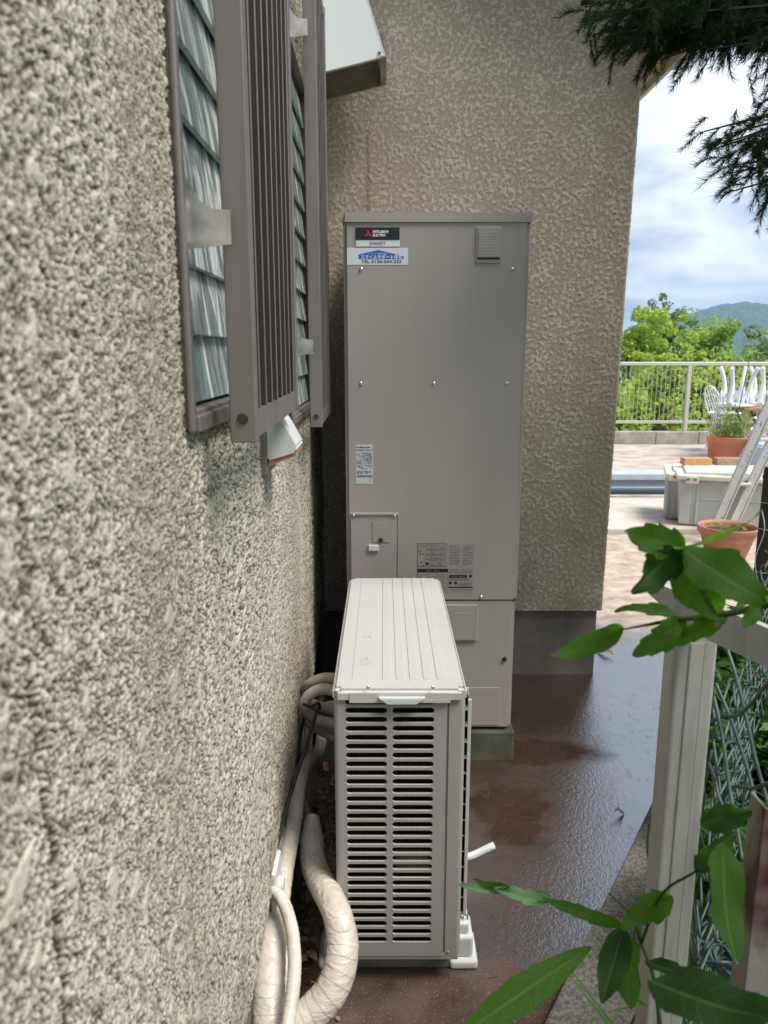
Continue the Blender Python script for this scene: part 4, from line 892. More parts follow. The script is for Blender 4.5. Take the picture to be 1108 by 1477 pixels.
# ================================================================== boundary fence
fence = thing('boundary_fence', 'white steel posts with a top rail and tangled green chain-link mesh', 'fence', (.47, 1.07, 0))
pc = P(1010, 900, 1.07)
bm = bmesh.new(); px_, pd = pc.x, .052
box(bm, px_ - .032, px_ + .030, 1.07, 1.07 + .05, .0, pc.z + .0, .006, 3)
box(bm, px_ - .012, px_ + .010, 1.0686, 1.0705, .01, pc.z - .03, .002, 2)     # shallow folded rib
o = obj('post', bm, 'post_white', fence); o['label'] = 'broad white painted steel post'
a0 = P(935, 848, 1.12); a1 = P(1190, 960, 0.93)
bm = bmesh.new(); d_ = (Vector((a1.x, a1.y, 0)) - Vector((a0.x, a0.y, 0))).normalized(); n_ = Vector((-d_.y, d_.x, 0)) * .006
zt0, zt1 = a0.z + .012, a1.z + .02
V8 = []
for (p_, zA, zB) in ((a0, a0.z - .004, zt0 + .002), (a1, zt1 - .055, zt1)):
    for s_ in (-1, 1): V8.append((p_.x + n_.x * s_, p_.y + n_.y * s_, zA)); V8.append((p_.x + n_.x * s_, p_.y + n_.y * s_, zB))
pm = a0.lerp(a1, .30); mids = []
vv = [bm.verts.new(v) for v in V8]; mm = [bm.verts.new((pm.x + n_.x * s_, pm.y + n_.y * s_, z)) for s_ in (-1, 1) for z in (pm.z - .035, pm.z + .018)]
def quad(a, b_, c, d): bm.faces.new((a, b_, c, d))
for A_, B_ in ((vv[:4], mm), (mm, vv[4:])):
    quad(A_[0], B_[0], B_[1], A_[1]); quad(A_[2], A_[3], B_[3], B_[2]); quad(A_[1], B_[1], B_[3], A_[3]); quad(A_[0], A_[2], B_[2], B_[0])
quad(vv[0], vv[1], vv[3], vv[2]); quad(vv[4], vv[6], vv[7], vv[5])
rl_ = obj('top_rail', bm, 'post_white', fence)
sl = P(1101, 912, 1.0); bm = bmesh.new(); box(bm, sl.x - .0035, sl.x + .0035, sl.y - .004 - .002, sl.y + .0, sl.z - .012, sl.z + .012, .003, 3)
sl_p = a0.lerp(a1, (sl.x - a0.x) / (a1.x - a0.x)); bmesh.ops.translate(bm, verts=bm.verts, vec=(0, sl_p.y - .0065 - sl.y + .002, 0)); obj('slot', bm, 'dark_gap', rl_)
rp = P(1127, 1166, .765); bm = bmesh.new(); box(bm, rp.x - .018, rp.x + .03, .765, .768, 0, rp.z, .001, 1); box(bm, rp.x - .018, rp.x - .015, .768, .80, 0, rp.z, .001, 1); o = obj('post', bm, 'rust', fence); o['label'] = 'short rusty angle post, nearest the camera'
bp_ = Vector((1.315, 2.55, 1.10)); bm = bmesh.new(); cyl(bm, (bp_.x, bp_.y, 0), bp_, .038, seg=18); cyl(bm, bp_, (bp_.x, bp_.y, 1.14), .041, .036, seg=18); o = obj('post', bm, 'post_brown', fence); o['label'] = 'dark brown round post further along the fence'
bm = bmesh.new()
for z in (.78, .93, .74, 1.02): tube(bm, [(bp_.x + .042 * math.cos(k * .5), bp_.y + .042 * math.sin(k * .5), z + .003 * k / 12) for k in range(14)], .0016, 5, smooth=False)
tube(bm, [(bp_.x - .04, bp_.y - .03, .75), (bp_.x - .055, bp_.y - .03, .83), (bp_.x - .04, bp_.y - .04, .93), (bp_.x - .05, bp_.y - .03, 1.0)], .002, 5); obj('tie_wire', bm, 'chrome', fence)
# chain-link: zigzag wires along the kerb, the near part slack and bunched
S0 = Vector((.53, 1.12, 0)); S1 = Vector((1.34, 2.54, 0)); fl = (S1 - S0); fdir = fl.normalized(); fn = Vector((-fdir.y, fdir.x, 0))
rw = random.Random(3); cnt = 0
for k in range(26):
    s0 = k * .066; pts = []; zz0, zz1 = .06, .98 - .22 * math.exp(-((k - 12) / 6) ** 2); nseg = int((zz1 - zz0) / .03)
    ph = rw.random() * 6
    for j in range(nseg + 1):
        z = zz0 + j * .03; s = s0 + (.033 if (j // 1) % 2 == k % 2 else -.033) * .95
        bulge = .02 * math.sin(z * 5 + ph) + rw.uniform(-.004, .004) + (.006 if j % 2 else -.006)
        p_ = S0 + fdir * (s + .012 * math.sin(z * 9 + k)) + fn * bulge; pts.append((p_.x, p_.y, z))
    bm = bmesh.new(); tube(bm, pts, .0026, 6, n=3); obj('mesh_wire', bm, 'mesh_green', fence, True)
# slack wires nearer than the post, and a rolled-up bundle at the foot
for k in range(16):
    b0 = Vector((.50 + rw.uniform(-.02, .10), 1.14 + rw.uniform(0, .20), 0)); zlo = rw.uniform(.05, .5); zhi = zlo + rw.uniform(.35, .6); pts = []
    for j in range(6): z = zlo + (zhi - zlo) * j / 5; pts.append((b0.x + rw.uniform(-.018, .018) + .04 * j / 5 * rw.uniform(.4, 1), b0.y + rw.uniform(-.03, .03) + .03 * j / 5, z))
    bm = bmesh.new(); tube(bm, pts, .0026, 6, n=5); obj('mesh_wire', bm, 'mesh_green', fence, True)
for (pa, pb) in (((1030, 1168), (1108, 1130)), ((1020, 1045), (1108, 985)), ((1045, 925), (1108, 1160)), ((1032, 985), (1108, 1200)), ((1022, 1100), (1075, 1210)), ((1028, 1000), (1062, 1190))):
    a, b_ = P(*pa, 1.16), P(*pb, 1.02); md_ = (a + b_) / 2 + Vector((rw.uniform(-.01, .01), 0, rw.uniform(-.02, .02)))
    bm = bmesh.new(); tube(bm, [a, a.lerp(md_, .5) + Vector((0, 0, .006)), md_, md_.lerp(b_, .5) + Vector((0, 0, -.006)), b_, b_ + (b_ - a) * .25], .0030, 7, n=6); obj('mesh_wire', bm, 'mesh_green', fence, True)
for k in range(9):
    c_ = P(1040 + rw.uniform(-12, 25), 1385 + rw.uniform(-14, 18), 1.12); pts = [(c_.x + .028 * math.cos(a * .9 + k), c_.y + .03 * math.sin(a * .9 + k), c_.z + .006 * a * rw.uniform(-.5, .8)) for a in range(8)]
    bm = bmesh.new(); tube(bm, pts, .0026, 6, n=5); obj('mesh_wire', bm, 'mesh_green', fence, True)

# ================================================================== terrace
# perimeter kerb wall of cast blocks with railing on it
tw = thing('terrace_parapet', 'low grey concrete block parapet under the terrace railing', 'low wall', (2, 10.8, .25))
x = .2; kk = 0
while x < 15:
    bm = BX(x, x + .592, 10.72, 10.90, .02, .42 + .002 * (kk % 3), .006); obj('block', bm, 'concrete', tw); x += .60; kk += 1
rail_ = thing('terrace_railing', 'champagne coloured aluminium railing with thin vertical bars round the terrace', 'railing', (4.2, 10.8, .42))
rz0, rz1 = P(990, 617, 10.8).z, P(990, 522, 10.8).z
bm = BX(.4, 14, 10.785, 10.835, rz1 - .05, rz1, .01, 2); obj('top_rail', bm, 'fence_champagne', rail_)
bm = BX(.4, 14, 10.795, 10.825, rz0 + .06, rz0 + .10, .004); obj('bottom_rail', bm, 'fence_champagne', rail_)
px0 = P(992, 570, 10.8).x
posts = [px0 - 1.75, px0, px0 + 1.75, px0 + 3.5, px0 + 5.25, px0 + 7]
for x in posts:
    bm = BX(x - .026, x + .026, 10.78, 10.84, .42, rz1 - .052, .005); obj('post', bm, 'fence_champagne', rail_)
proto_me = None; x = .5
while x < 12.5:
    if min(abs(x - p) for p in posts) > .06:
        if proto_me is None:
            bm = BX(-.0033, .0033, -.005, .005, 0, rz1 - rz0 - .152, .002, 1); proto_me = bpy.data.meshes.new('bar'); bm.to_mesh(proto_me); bm.free(); proto_me.materials.append(M['fence_champagne'])
        o = bpy.data.objects.new('bar', proto_me); C.objects.link(o); o.parent = rail_; o.location = Vector((x, 10.81, rz0 + .101)) - rail_.location
    x += .062

# storage boxes
def tote(x0, x1, y0, y1, z0, h, label, body_m, lid_m, dents=True):
    t_ = thing('storage_box', label, 'storage box', ((x0 + x1) / 2, (y0 + y1) / 2, z0))
    bm = BX(x0, x1, y0, y1, z0, z0 + h * .86, .03, 3)
    for v in bm.verts:
        f = 1 - .05 * (1 - (v.co.z - z0) / (h * .86)); v.co.x = (v.co.x - (x0 + x1) / 2) * f + (x0 + x1) / 2; v.co.y = (v.co.y - (y0 + y1) / 2) * f + (y0 + y1) / 2
    bd = obj('tub', bm, body_m, t_)
    W_ = x1 - x0
    for (fa, fb) in ((.02, .10), (.14, .16), (.84, .86), (.90, .98)):
        bm = BX(x0 + fa * W_, x0 + fb * W_, y0 - .003, y0 + .03, z0 + .02, z0 + h * .80, .008); obj('rib', bm, body_m, bd)
    bm = BX(x0 + .18 * W_, x1 - .18 * W_, y0 + .002, y0 + .04, z0 + h * .50, z0 + h * .52, .004); obj('ledge', bm, body_m, bd)
    bm = BX(x0 - .02, x1 + .02, y0 - .025, y1 + .025, z0 + h * .855, z0 + h * .95, .012, 3); box(bm, x0 + .05, x1 - .05, y0 + .05, y1 - .05, z0 + h * .94, z0 + h, .012, 2)
    ld = obj('lid', bm, lid_m, t_)
    for fx in ((.10, .50, .88) if dents else (.5,)):
        bm = BX(x0 + fx * W_ - .05, x0 + fx * W_ + .05, y0 - .045, y0 - .028, z0 + h * .80, z0 + h * .93, .006); ob_ = obj('latch', bm, lid_m, ld)
        
    for fx in ((.07, .12, .50, .86, .90) if dents else (.5,)):
        bm = BX(x0 + fx * W_ - .014, x0 + fx * W_ + .014, y0 - .047, y0 - .044, z0 + h * .855, z0 + h * .90, .001); obj('slot', bm, 'brick_brown', ld)
    a_ = R(-18); c_ = t_.location - Vector((x0, y0, z0)); t_.rotation_euler = (0, 0, a_); t_.location = Vector((x0, y0, z0)) + Matrix.Rotation(a_, 3, 'Z') @ c_
    return t_
q0 = P(974, 757, 6.50); q1 = P(1108, 757, 6.50)
tote(q0.x + .00, q0.x + 1.05, 6.50, 7.16, .045, .47, 'large pale grey storage box with latched off-white lid and bricks on top', 'bin_grey', 'bin_white')
q2 = P(951, 757, 6.75); tote(q2.x + .03, q2.x + .145, 6.72, 7.20, .045, .45, 'smaller darker grey storage box half hidden behind the pale one', 'bin_grey_cool', 'bin_white', False)
zl = .045 + .47
for (pa, pb, m_, lab) in ((985, 1024.5, 'brick_orange', 'orange brick on the storage box lid, left of the ladder'), (1032, 1068, 'brick_brown', 'weathered brown brick on the storage box lid, behind the ladder')):
    a = P(pa, 668, 6.9).x; b_ = P(pb, 668, 6.9).x; bm = BX(a, b_, 6.86, 6.97, zl + .001, zl + .062, .004); o = obj('brick', bm, m_, loc=((a + b_) / 2, 7.07, zl)); tag(o, lab, 'brick')
# aluminium ladder leaning to the right
lad = thing('ladder', 'spattered aluminium ladder leaning across the storage boxes', 'ladder', (P(1050, 757, 6.4).x, 6.4, 0))
def beam(bm, a, b_, w, d):
    a, b_ = Vector(a), Vector(b_); t_ = (b_ - a).normalized(); s_ = t_.cross(Vector((0, 1, 0))).normalized(); f_ = s_.cross(t_)
    vs = [bm.verts.new(p + s_ * sx * w / 2 + f_ * sy * d / 2) for p in (a, b_) for sx, sy in ((-1, -1), (1, -1), (1, 1), (-1, 1))]
    for k in range(4): bm.faces.new((vs[k], vs[(k + 1) % 4], vs[4 + (k + 1) % 4], vs[4 + k]))
    bm.faces.new(vs[:4][::-1]); bm.faces.new(vs[4:])
lb = [(P(1014, 800, 6.0), P(1160, 470, 6.0)), (P(1036, 800, 6.28), P(1190, 470, 6.28))]
for (a, b_) in lb:
    k = (a.z - .0) / (b_.z - a.z); a2 = a - (b_ - a) * k; bm = bmesh.new(); beam(bm, a2, b_, .074, .022); beam(bm, a2 + Vector((0, -.02, 0)), b_ + Vector((0, -.02, 0)), .080, .004); beam(bm, a2 + Vector((.03, -.025, 0)), b_ + Vector((.03, -.025, 0)), .008, .012); o = obj('stile', bm, 'aluminium', lad)
    bm = bmesh.new(); rs = random.Random(int(a.y * 100))
    for _ in range(26):
        f = rs.uniform(.02, .6); p_ = a2.lerp(b_, f) + Vector((rs.uniform(-.026, .02), -.0235, rs.uniform(-.01, .01))); rr = rs.uniform(.002, .006)
        bm.faces.new([bm.verts.new((p_.x + rr * math.cos(q), p_.y, p_.z + rr * .8 * math.sin(q))) for q in (0, 1.05, 2.1, 3.14, 4.2, 5.2)])
    so = obj('paint_spatter', bm, 'iron_dark', o)
for f in (.12, .32, .52, .72, .92):
    a = lb[0][0].lerp(lb[0][1], f); b_ = lb[1][0].lerp(lb[1][1], f); bm = bmesh.new(); cyl(bm, a, b_, .014, seg=10); obj('rung', bm, 'aluminium', lad)

# pots
def pot(px0, px1, pyt, Y, zb, label, m, rim=.03, plant=None, taper=.7, name='plant_pot', ell=1.0):
    a, b_ = P(px0, pyt, Y), P(px1, pyt, Y); cx = (a.x + b_.x) / 2; r_ = (b_.x - a.x) / 2; zt_ = a.z
    t_ = thing(name, label, 'plant pot', (cx, Y, zb))
    bm = bmesh.new(); h = zt_ - zb
    lathe(bm, [(0.001, zb), (r_ * taper, zb), (r_ * (taper + (1 - taper) * .78) * .97, zt_ - h * .2), (r_ * .97, zt_ - h * .2), (r_ * .98, zt_ - .01), (r_ * 1.0, zt_), (r_ * .93, zt_), (r_ * .9, zt_ - .03), (r_ * .88, zt_ - h * .3)], cx, Y, 36)
    obj('shell', bm, m, t_, True)
    bm = bmesh.new(); lathe(bm, [(.001, zt_ - .045), (r_ * .9, zt_ - .05)], cx, Y, 24); obj('soil', bm, 'soil', t_)
    return t_, cx, zt_, r_
def leafcloud(name, parent, cx, cy, z0, rx, ry, h, n, size, m, seed=1, stems=True, droop=.3):
    r = np.random.default_rng(seed); c = np.stack([cx + r.normal(0, rx, n), cy + r.normal(0, ry, n), z0 + np.abs(r.normal(0, h * .55, n))], -1)
    return leaf_quads(name, c, size, m, parent, r)
def leaf_quads(name, c, size, m, parent, r, aspect=.6, off=None, flat=0.0):
    n = len(c); d = r.normal(size=(n, 3)); d[:, 2] *= (1 - flat); d /= np.linalg.norm(d, axis=1)[:, None]
    e = np.cross(d, r.normal(size=(n, 3))); e /= np.linalg.norm(e, axis=1)[:, None]; s = size * r.uniform(.6, 1.35, n)[:, None]
    nn = np.cross(d, e)
    V = np.stack([c - d * s * .5, c + e * s * aspect * .5 + nn * s * .08, c + d * s * .55, c - e * s * aspect * .5 + nn * s * .08], 1).reshape(-1, 3)
    po = np.array(root_off(parent)) if parent else np.zeros(3)
    return np_mesh(name, V - po, np.arange(4 * n).reshape(-1, 4), m, parent)
def stems(name, parent, pts, rad, m='weed'):
    bm = bmesh.new()
    for p_ in pts: tube(bm, p_, [rad, rad * .5], 5, n=3)
    return obj(name, bm, m, parent)
# terracotta bowl close to the passage
t_, cx, zt_, r_ = pot(1008, 1093, 758, 5.6, .0, 'worn round terracotta bowl pot with a few small green leaves, in front of the ladder', 'terracotta', taper=.62)
rp_ = random.Random(2)
for k in range(9):
    a = rp_.uniform(0, 6.28); d_ = rp_.uniform(0, .6) * r_; bx_, by_ = cx - .02 + d_ * math.cos(a), 5.6 + d_ * math.sin(a); bm = bmesh.new(); s_ = rp_.uniform(.025, .04)
    z = zt_ - .02 + rp_.uniform(0, .03); tilt = Matrix.Translation((bx_, by_, z)) @ Euler((rp_.uniform(-.6, .2), rp_.uniform(-.5, .5), 0)).to_matrix().to_4x4()
    bm.faces.new([bm.verts.new(tilt @ Vector((s_ * math.cos(q * .628) * (1 + .12 * (q % 2)), s_ * math.sin(q * .628), .004 * (q % 2)))) for q in range(10)]); obj('leaf', bm, 'pot_plant', t_)
bm = bmesh.new(); cyl(bm, (cx + .09, 5.62, zt_ - .05), (cx + .11, 5.56, zt_ + .03), .006, seg=8); obj('stick', bm, 'terracotta', t_)
# red planter with sprouting weeds on the terrace
t_, cx, zt_, r_ = pot(1021, 1082, 629, 8.7, .25, 'brick-red round planter with yellowish leafy weeds, on the terrace behind the bricks', 'terracotta_red', taper=.82)
rs = random.Random(5)
stems('stem', t_, [[(cx + rs.uniform(-.15, .15), 8.7 + rs.uniform(-.1, .1), zt_ - .04), (cx + rs.uniform(-.25, .25), 8.7 + rs.uniform(-.15, .15), zt_ + rs.uniform(.15, .42))] for _ in range(22)], .004, 'pot_plant')
leafcloud('foliage', t_, cx + .04, 8.7, zt_ - .02, .11, .08, .26, 170, .06, 'pot_plant', 3)
r9 = np.random.default_rng(9); bm = bmesh.new()
for k in range(70):
    a = r9.uniform(0, 6.28); x0_, y0_ = cx + r9.uniform(-.2, .2), 8.7 + r9.uniform(-.12, .12); hh_ = r9.uniform(.08, .28); lx_ = r9.normal(0, .09); pA = Vector((x0_, y0_, zt_ - .03)); pB = Vector((x0_ + lx_, y0_, zt_ + hh_)); pC = Vector((x0_ + lx_ * 2.2, y0_ + .02, zt_ + hh_ * .8))
    w3 = Vector((.003, 0, 0)); bm.faces.new([bm.verts.new(v) for v in (pA - w3, pA + w3, pB + w3, pB - w3)]); bm.faces.new([bm.verts.new(v) for v in (pB - w3, pB + w3, pC)])
o = obj('grass', bm, 'weed_dry', t_); o['kind'] = 'stuff'
bm = bmesh.new(); a, b_ = P(1066, 590, 8.7), P(1083, 509, 8.7); cyl(bm, a - (b_ - a) * .45, b_, .0045, seg=8); obj('stake', bm, 'iron_dark', t_)
t_, cx, zt_, r_ = pot(1080, 1140, 634, 8.5, .25, 'bright orange planter at the right edge behind the ladder', 'terracotta_orange', taper=.8)
leafcloud('foliage', t_, cx, 8.5, zt_, .12, .10, .16, 120, .05, 'cast_white', 4)
# blue covered crate at right edge
a = P(1084, 668, 7.55); bm = bmesh.new(); prism(bm, [(a.x, .05), (a.x + .03, .42), (a.x + .12, .60), (a.x + .5, .62), (a.x + .62, .05)], 'y', 7.5, 7.95)
bmesh.ops.bevel(bm, geom=list(bm.edges), offset=.02, segments=3, affect='EDGES'); o = obj('covered_crate', bm, 'blue_tarp', loc=(a.x + .3, 7.7, .045)); tag(o, 'pale blue covered crate behind the foot of the ladder at the right edge', 'crate')
# blue-grey pipe on the ground by the step
a = P(885, 712, 7.93); b_ = P(1010, 718, 7.93); bm = bmesh.new(); cyl(bm, (.95, 7.93, .10), (3.35, 7.93, .10), .048, seg=20); cyl(bm, (3.35, 7.93, .10), (3.43, 7.93, .10), .056, seg=20); o = obj('drain_pipe', bm, 'pipe_blue', loc=(1.8, 7.93, .045), smooth=False); tag(o, 'dark blue-grey pipe lying along the terrace step', 'pipe')
# small block beside the corner
q = P(882, 893, 4.05); bm = BX(1.03, 1.20, 4.25, 4.45, 0, .06, .006); o = obj('paving_block', bm, 'paving_pale', loc=(1.1, 4.35, 0)); tag(o, 'small tan concrete block at the foot of the house corner', 'block')

# table with upturned white chairs
ty_ = 9.3; tzt = P(1080, 586, ty_).z; tx0 = P(1058, 586, ty_).x
tab = thing('garden_table', 'wooden topped garden table with curved dark iron legs on the terrace', 'table', (tx0 + .45, ty_, .25))
for k in range(6):
    bm = BX(tx0, tx0 + 1.1, ty_ - .30 + k * .102, ty_ - .30 + k * .102 + .096, tzt - .03, tzt, .004); obj('plank', bm, 'wood', tab)
for sx_ in (.14, .92):
    for sy_ in (-.2, .2):
        bm = bmesh.new(); x = tx0 + sx_; tube(bm, [(x - .02, ty_ + sy_, tzt - .03), (x + .05, ty_ + sy_, tzt - .20), (x + .10, ty_ + sy_, tzt - .40), (x + .02, ty_ + sy_, .27)], .014, 8, n=5); obj('leg', bm, 'iron_dark', tab)
def upchair(cx, cy, label, group=None):
    c_ = thing('garden_chair', label, 'chair', (cx, cy, tzt))
    r_ = .21; z0_ = tzt
    bm = bmesh.new(); lathe(bm, [(.001, z0_ + .004), (r_ * .93, z0_ + .006), (r_, z0_ + .02), (r_ * .96, z0_ + .035), (r_ * .6, z0_ + .045), (.001, z0_ + .05)], cx, cy, 28); obj('seat', bm, 'cast_white', c_, True)
    bm = bmesh.new()                                    # pierced apron under the seat, now uppermost
    for k in range(20):
        a = k * .314; b2 = (k + 1) * .314; zA = z0_ + .04
        tube(bm, [(cx + r_ * .9 * math.cos(a), cy + r_ * .9 * math.sin(a), zA), (cx + r_ * .8 * math.cos((a + b2) / 2), cy + r_ * .8 * math.sin((a + b2) / 2), zA + .10 + .05 * abs(math.sin(2 * a))), (cx + r_ * .9 * math.cos(b2), cy + r_ * .9 * math.sin(b2), zA)], .008, 5, n=3)
    o = obj('apron', bm, 'cast_white', c_)
    for k in range(4):
        a = R(45 + 90 * k); dx_, dy_ = math.cos(a), math.sin(a); bm = bmesh.new()
        pts = [(cx + dx_ * .19, cy + dy_ * .19, z0_ + .03), (cx + dx_ * .155, cy + dy_ * .155, z0_ + .14), (cx + dx_ * .15, cy + dy_ * .15, z0_ + .26), (cx + dx_ * .18, cy + dy_ * .18, z0_ + .38), (cx + dx_ * .22, cy + dy_ * .22, z0_ + .46)]
        tube(bm, pts, [.034, .040, .024, .022, .026], 10, n=5); obj('leg', bm, 'cast_white', c_, True)
    bm = bmesh.new()                                    # lattice back hanging down
    def bpnt(u, v): aa = R(180 + (u - .5) * 110); rr = r_ * (1 + .30 * v); return (cx + rr * math.cos(aa) , cy + rr * math.sin(aa) * .9, z0_ + .01 - v * .44 * (1 - .25 * (2 * u - 1) ** 2))
    for k in range(9):
        u0 = k / 8; tube(bm, [bpnt(u0, 0), bpnt(min(1, u0 + .06), .35), bpnt(max(0, u0 - .06), .7), bpnt(u0, 1)], .007, 5, n=4)
        tube(bm, [bpnt(u0, 0), bpnt(max(0, u0 - .09), .35), bpnt(min(1, u0 + .09), .7), bpnt(u0, 1)], .006, 5, n=4)
    for v in (.0, .33, .66, 1.0): tube(bm, [bpnt(k / 10, v) for k in range(11)], .011, 6, n=2)
    obj('backrest', bm, 'cast_white', c_, True)
    return c_
upchair(P(1060, 560, 9.28).x, 9.22, 'white cast metal chair upturned on the left end of the wooden table')
upchair(P(1107, 560, 9.3).x, 9.3, 'second white cast metal chair upturned on the table, at the right edge')
# white wire chair beyond the planter
wc = thing('wire_chair', 'white wire garden chair standing by the railing left of the table', 'chair', (P(1030, 600, 9.9).x, 9.9, .25))
cx = P(1031, 597, 9.9).x; zs_ = P(1031, 597, 9.9).z
bm = bmesh.new(); bk0, bk1 = P(1018, 562, 10.0), P(1036, 596, 9.95)
def bpt(u, v): return (bk0.x + (bk1.x - bk0.x) * (v * .8 + u * .35), 10.12 - u * .38, bk0.z - .34 * v + .03 * math.sin(u * 3.14))
ring = [bpt(0, 1), bpt(0, .4), bpt(.2, .02), bpt(.5, -.06), bpt(.8, .05), bpt(1, .45), bpt(1, 1)]; tube(bm, ring, .010, 6, n=5)
for k in range(1, 7): tube(bm, [bpt(k / 7, 1), bpt(k / 7, .0)], .005, 5, n=3)
for v in (.3, .6): tube(bm, [bpt(0, v), bpt(.5, v - .03), bpt(1, v)], .005, 5, n=3)
obj('backrest', bm, 'cast_white', wc)
bm = bmesh.new(); lathe(bm, [(.001, zs_), (.20, zs_), (.205, zs_ + .012), (.2, zs_ + .02), (.001, zs_ + .02)], cx + .13, 9.92, 20); obj('seat', bm, 'cast_white', wc)
for k in range(4):
    a = R(45 + 90 * k); bm = bmesh.new(); cyl(bm, (cx + .13 + .15 * math.cos(a), 9.92 + .15 * math.sin(a), zs_), (cx + .13 + .2 * math.cos(a), 9.92 + .2 * math.sin(a), .25), .010, seg=6); obj('leg', bm, 'cast_white', wc)

# ================================================================== trees beyond the railing
def make_tree(label, x, y, zb, h, rad, m, seed, n_leaf=9000, size=.13, slim=1.0, cat='tree', group='trees beyond the terrace railing', base=.25):
    r = np.random.default_rng(seed); t_ = thing('broadleaf_tree', label, cat, (x, y, zb), group)
    bm = bmesh.new(); tube(bm, [(x, y, zb - .3), (x + r.normal(0, .1), y, zb + h * .35), (x + r.normal(0, .2), y, zb + h * .85)], [.16, .11, .03], 8, n=4)
    tips = []
    for k in range(22):
        z = zb + h * r.uniform(base, .92); a = r.uniform(0, 6.28); rr = rad * slim * (1 - abs((z - zb) / h - .55) * 1.1) * r.uniform(.55, 1.0)
        p0 = (x, y, z - h * .12); p2 = (x + rr * math.cos(a), y + rr * math.sin(a), z + .1); p1 = (x + rr * .45 * math.cos(a), y + rr * .45 * math.sin(a), z - h * .03)
        tube(bm, [p0, p1, p2], [.045, .012], 5, n=3); tips.append(p2); tips.append(((p1[0] + p2[0]) / 2, (p1[1] + p2[1]) / 2, (p1[2] + p2[2]) / 2 + .1))
    tips.append((x, y, zb + h * .93)); tips.append((x + .2, y, zb + h * .85))
    obj('trunk', bm, 'bark', t_, True)
    tips = np.array(tips); nc = 300
    cc = tips[r.integers(0, len(tips), nc)] + r.normal(0, 1, (nc, 3)) * np.array([rad * .24, rad * .24, rad * .22]); cs = r.uniform(.07, .17, nc) * rad
    w_ = cs ** 2; idx = r.choice(nc, n_leaf, p=w_ / w_.sum()); d = r.normal(size=(n_leaf, 3)); d /= np.linalg.norm(d, axis=1)[:, None]
    rr = r.uniform(.55, 1.05, n_leaf) ** .6
    c = cc[idx] + d * rr[:, None] * cs[idx][:, None] * np.array([1, 1, .8]); c[:, 2] = np.maximum(c[:, 2], zb + .1)
    cr_ = leaf_quads('crown', c, size, m, t_, r, .7, flat=.3); return t_
specs = [  # px, skyline py, Y, half width px, material, label
    (920, 430, 17, 52, 'tree_yellow', 'bright green tree beside the house corner, tallest at the left'),
    (955, 434, 26, 40, 'tree_grey', 'grey-green airy tree rising behind the bright trees'),
    (975, 478, 15, 34, 'tree_yellow', 'lime green bushy tree with a pointed top'),
    (1010, 462, 24, 30, 'tree_mid', 'mid green tree in front of the mountain foot'),
    (1050, 458, 20, 50, 'tree_mid', 'broad rounded olive-green tree below the mountain'),
    (1100, 488, 19, 36, 'tree_mid', 'green tree at the right edge under the mountain slope'),
    (1030, 498, 14, 34, 'tree_yellow', 'low yellow-green shrubby tree right behind the railing'),
    (900, 500, 13.5, 40, 'tree_yellow', 'low leafy tree right behind the railing near the house corner'),
    (1085, 508, 14, 40, 'tree_yellow', 'low lime tree behind the upturned chairs'),
    (950, 505, 13.2, 34, 'tree_mid', 'low dark-leaved tree behind the middle of the railing'),
    (985, 478, 30, 60, 'tree_mid', 'dull green tree in the second row left of the mountain'),
    (935, 460, 22, 50, 'tree_yellow', 'lime tree in the second row by the house corner'),
    (1075, 497, 26, 60, 'tree_grey', 'pale green tree in the second row under the mountain'),
    (1160, 470, 18, 60, 'tree_grey', 'large tree just outside the right of the view'),
    (1300, 450, 17, 80, 'tree_mid', 'large tree further right along the slope'),
    (860, 470, 18, 60, 'tree_mid', 'tree hidden behind the rear wing')]
for k, (px, py, Y, hw, m_, lab) in enumerate(specs):
    top = P(px, py, Y); zb = -5.0; rad = hw * Y / F * 1.55
    size = .085 if Y < 16 else .12
    make_tree(lab, top.x, Y, zb, top.z - zb - .12, rad, m_, 100 + k, 21000, size * .8, 1.0)
# undergrowth mass on the slope behind the railing
r = np.random.default_rng(77); n = 90000; cx_ = r.uniform(1.5, 16, 260); cy_ = r.uniform(12.0, 17, 260); cz_ = np.where(r.random(260) < .6, r.uniform(-1.0, .95, 260), r.uniform(-4.5, -1, 260)) ; idx = r.integers(0, 260, n); d = r.normal(size=(n, 3)); d /= np.linalg.norm(d, axis=1)[:, None]; rad = r.uniform(.5, 1.0, 260)
c = np.stack([cx_[idx], cy_[idx], cz_[idx]], -1) + d * (rad[idx] * r.uniform(.6, 1, n))[:, None]
c = c[(c[:, 1] > 11.4)]
o = leaf_quads('undergrowth', c, .085, 'tree_yellow', None, r, .7, flat=.3); tag(o, kind='stuff', label='dense sunlit undergrowth on the slope behind the railing')
r = np.random.default_rng(78); n = 60000; cx_ = r.uniform(-40, 70, 400); cy_ = r.uniform(30, 75, 400); idx = r.integers(0, 400, n); d = r.normal(size=(n, 3)); d /= np.linalg.norm(d, axis=1)[:, None]; rad = r.uniform(1.5, 4, 400); cz_ = r.uniform(-8, -1.5, 400)
c = np.stack([cx_[idx], cy_[idx], cz_[idx]], -1) + d * (rad[idx] * r.uniform(.8, 1, n))[:, None]
o = leaf_quads('far_wood', c, .45, 'tree_mid', None, r, .8, flat=.3); tag(o, kind='stuff', label='far wood filling the valley')

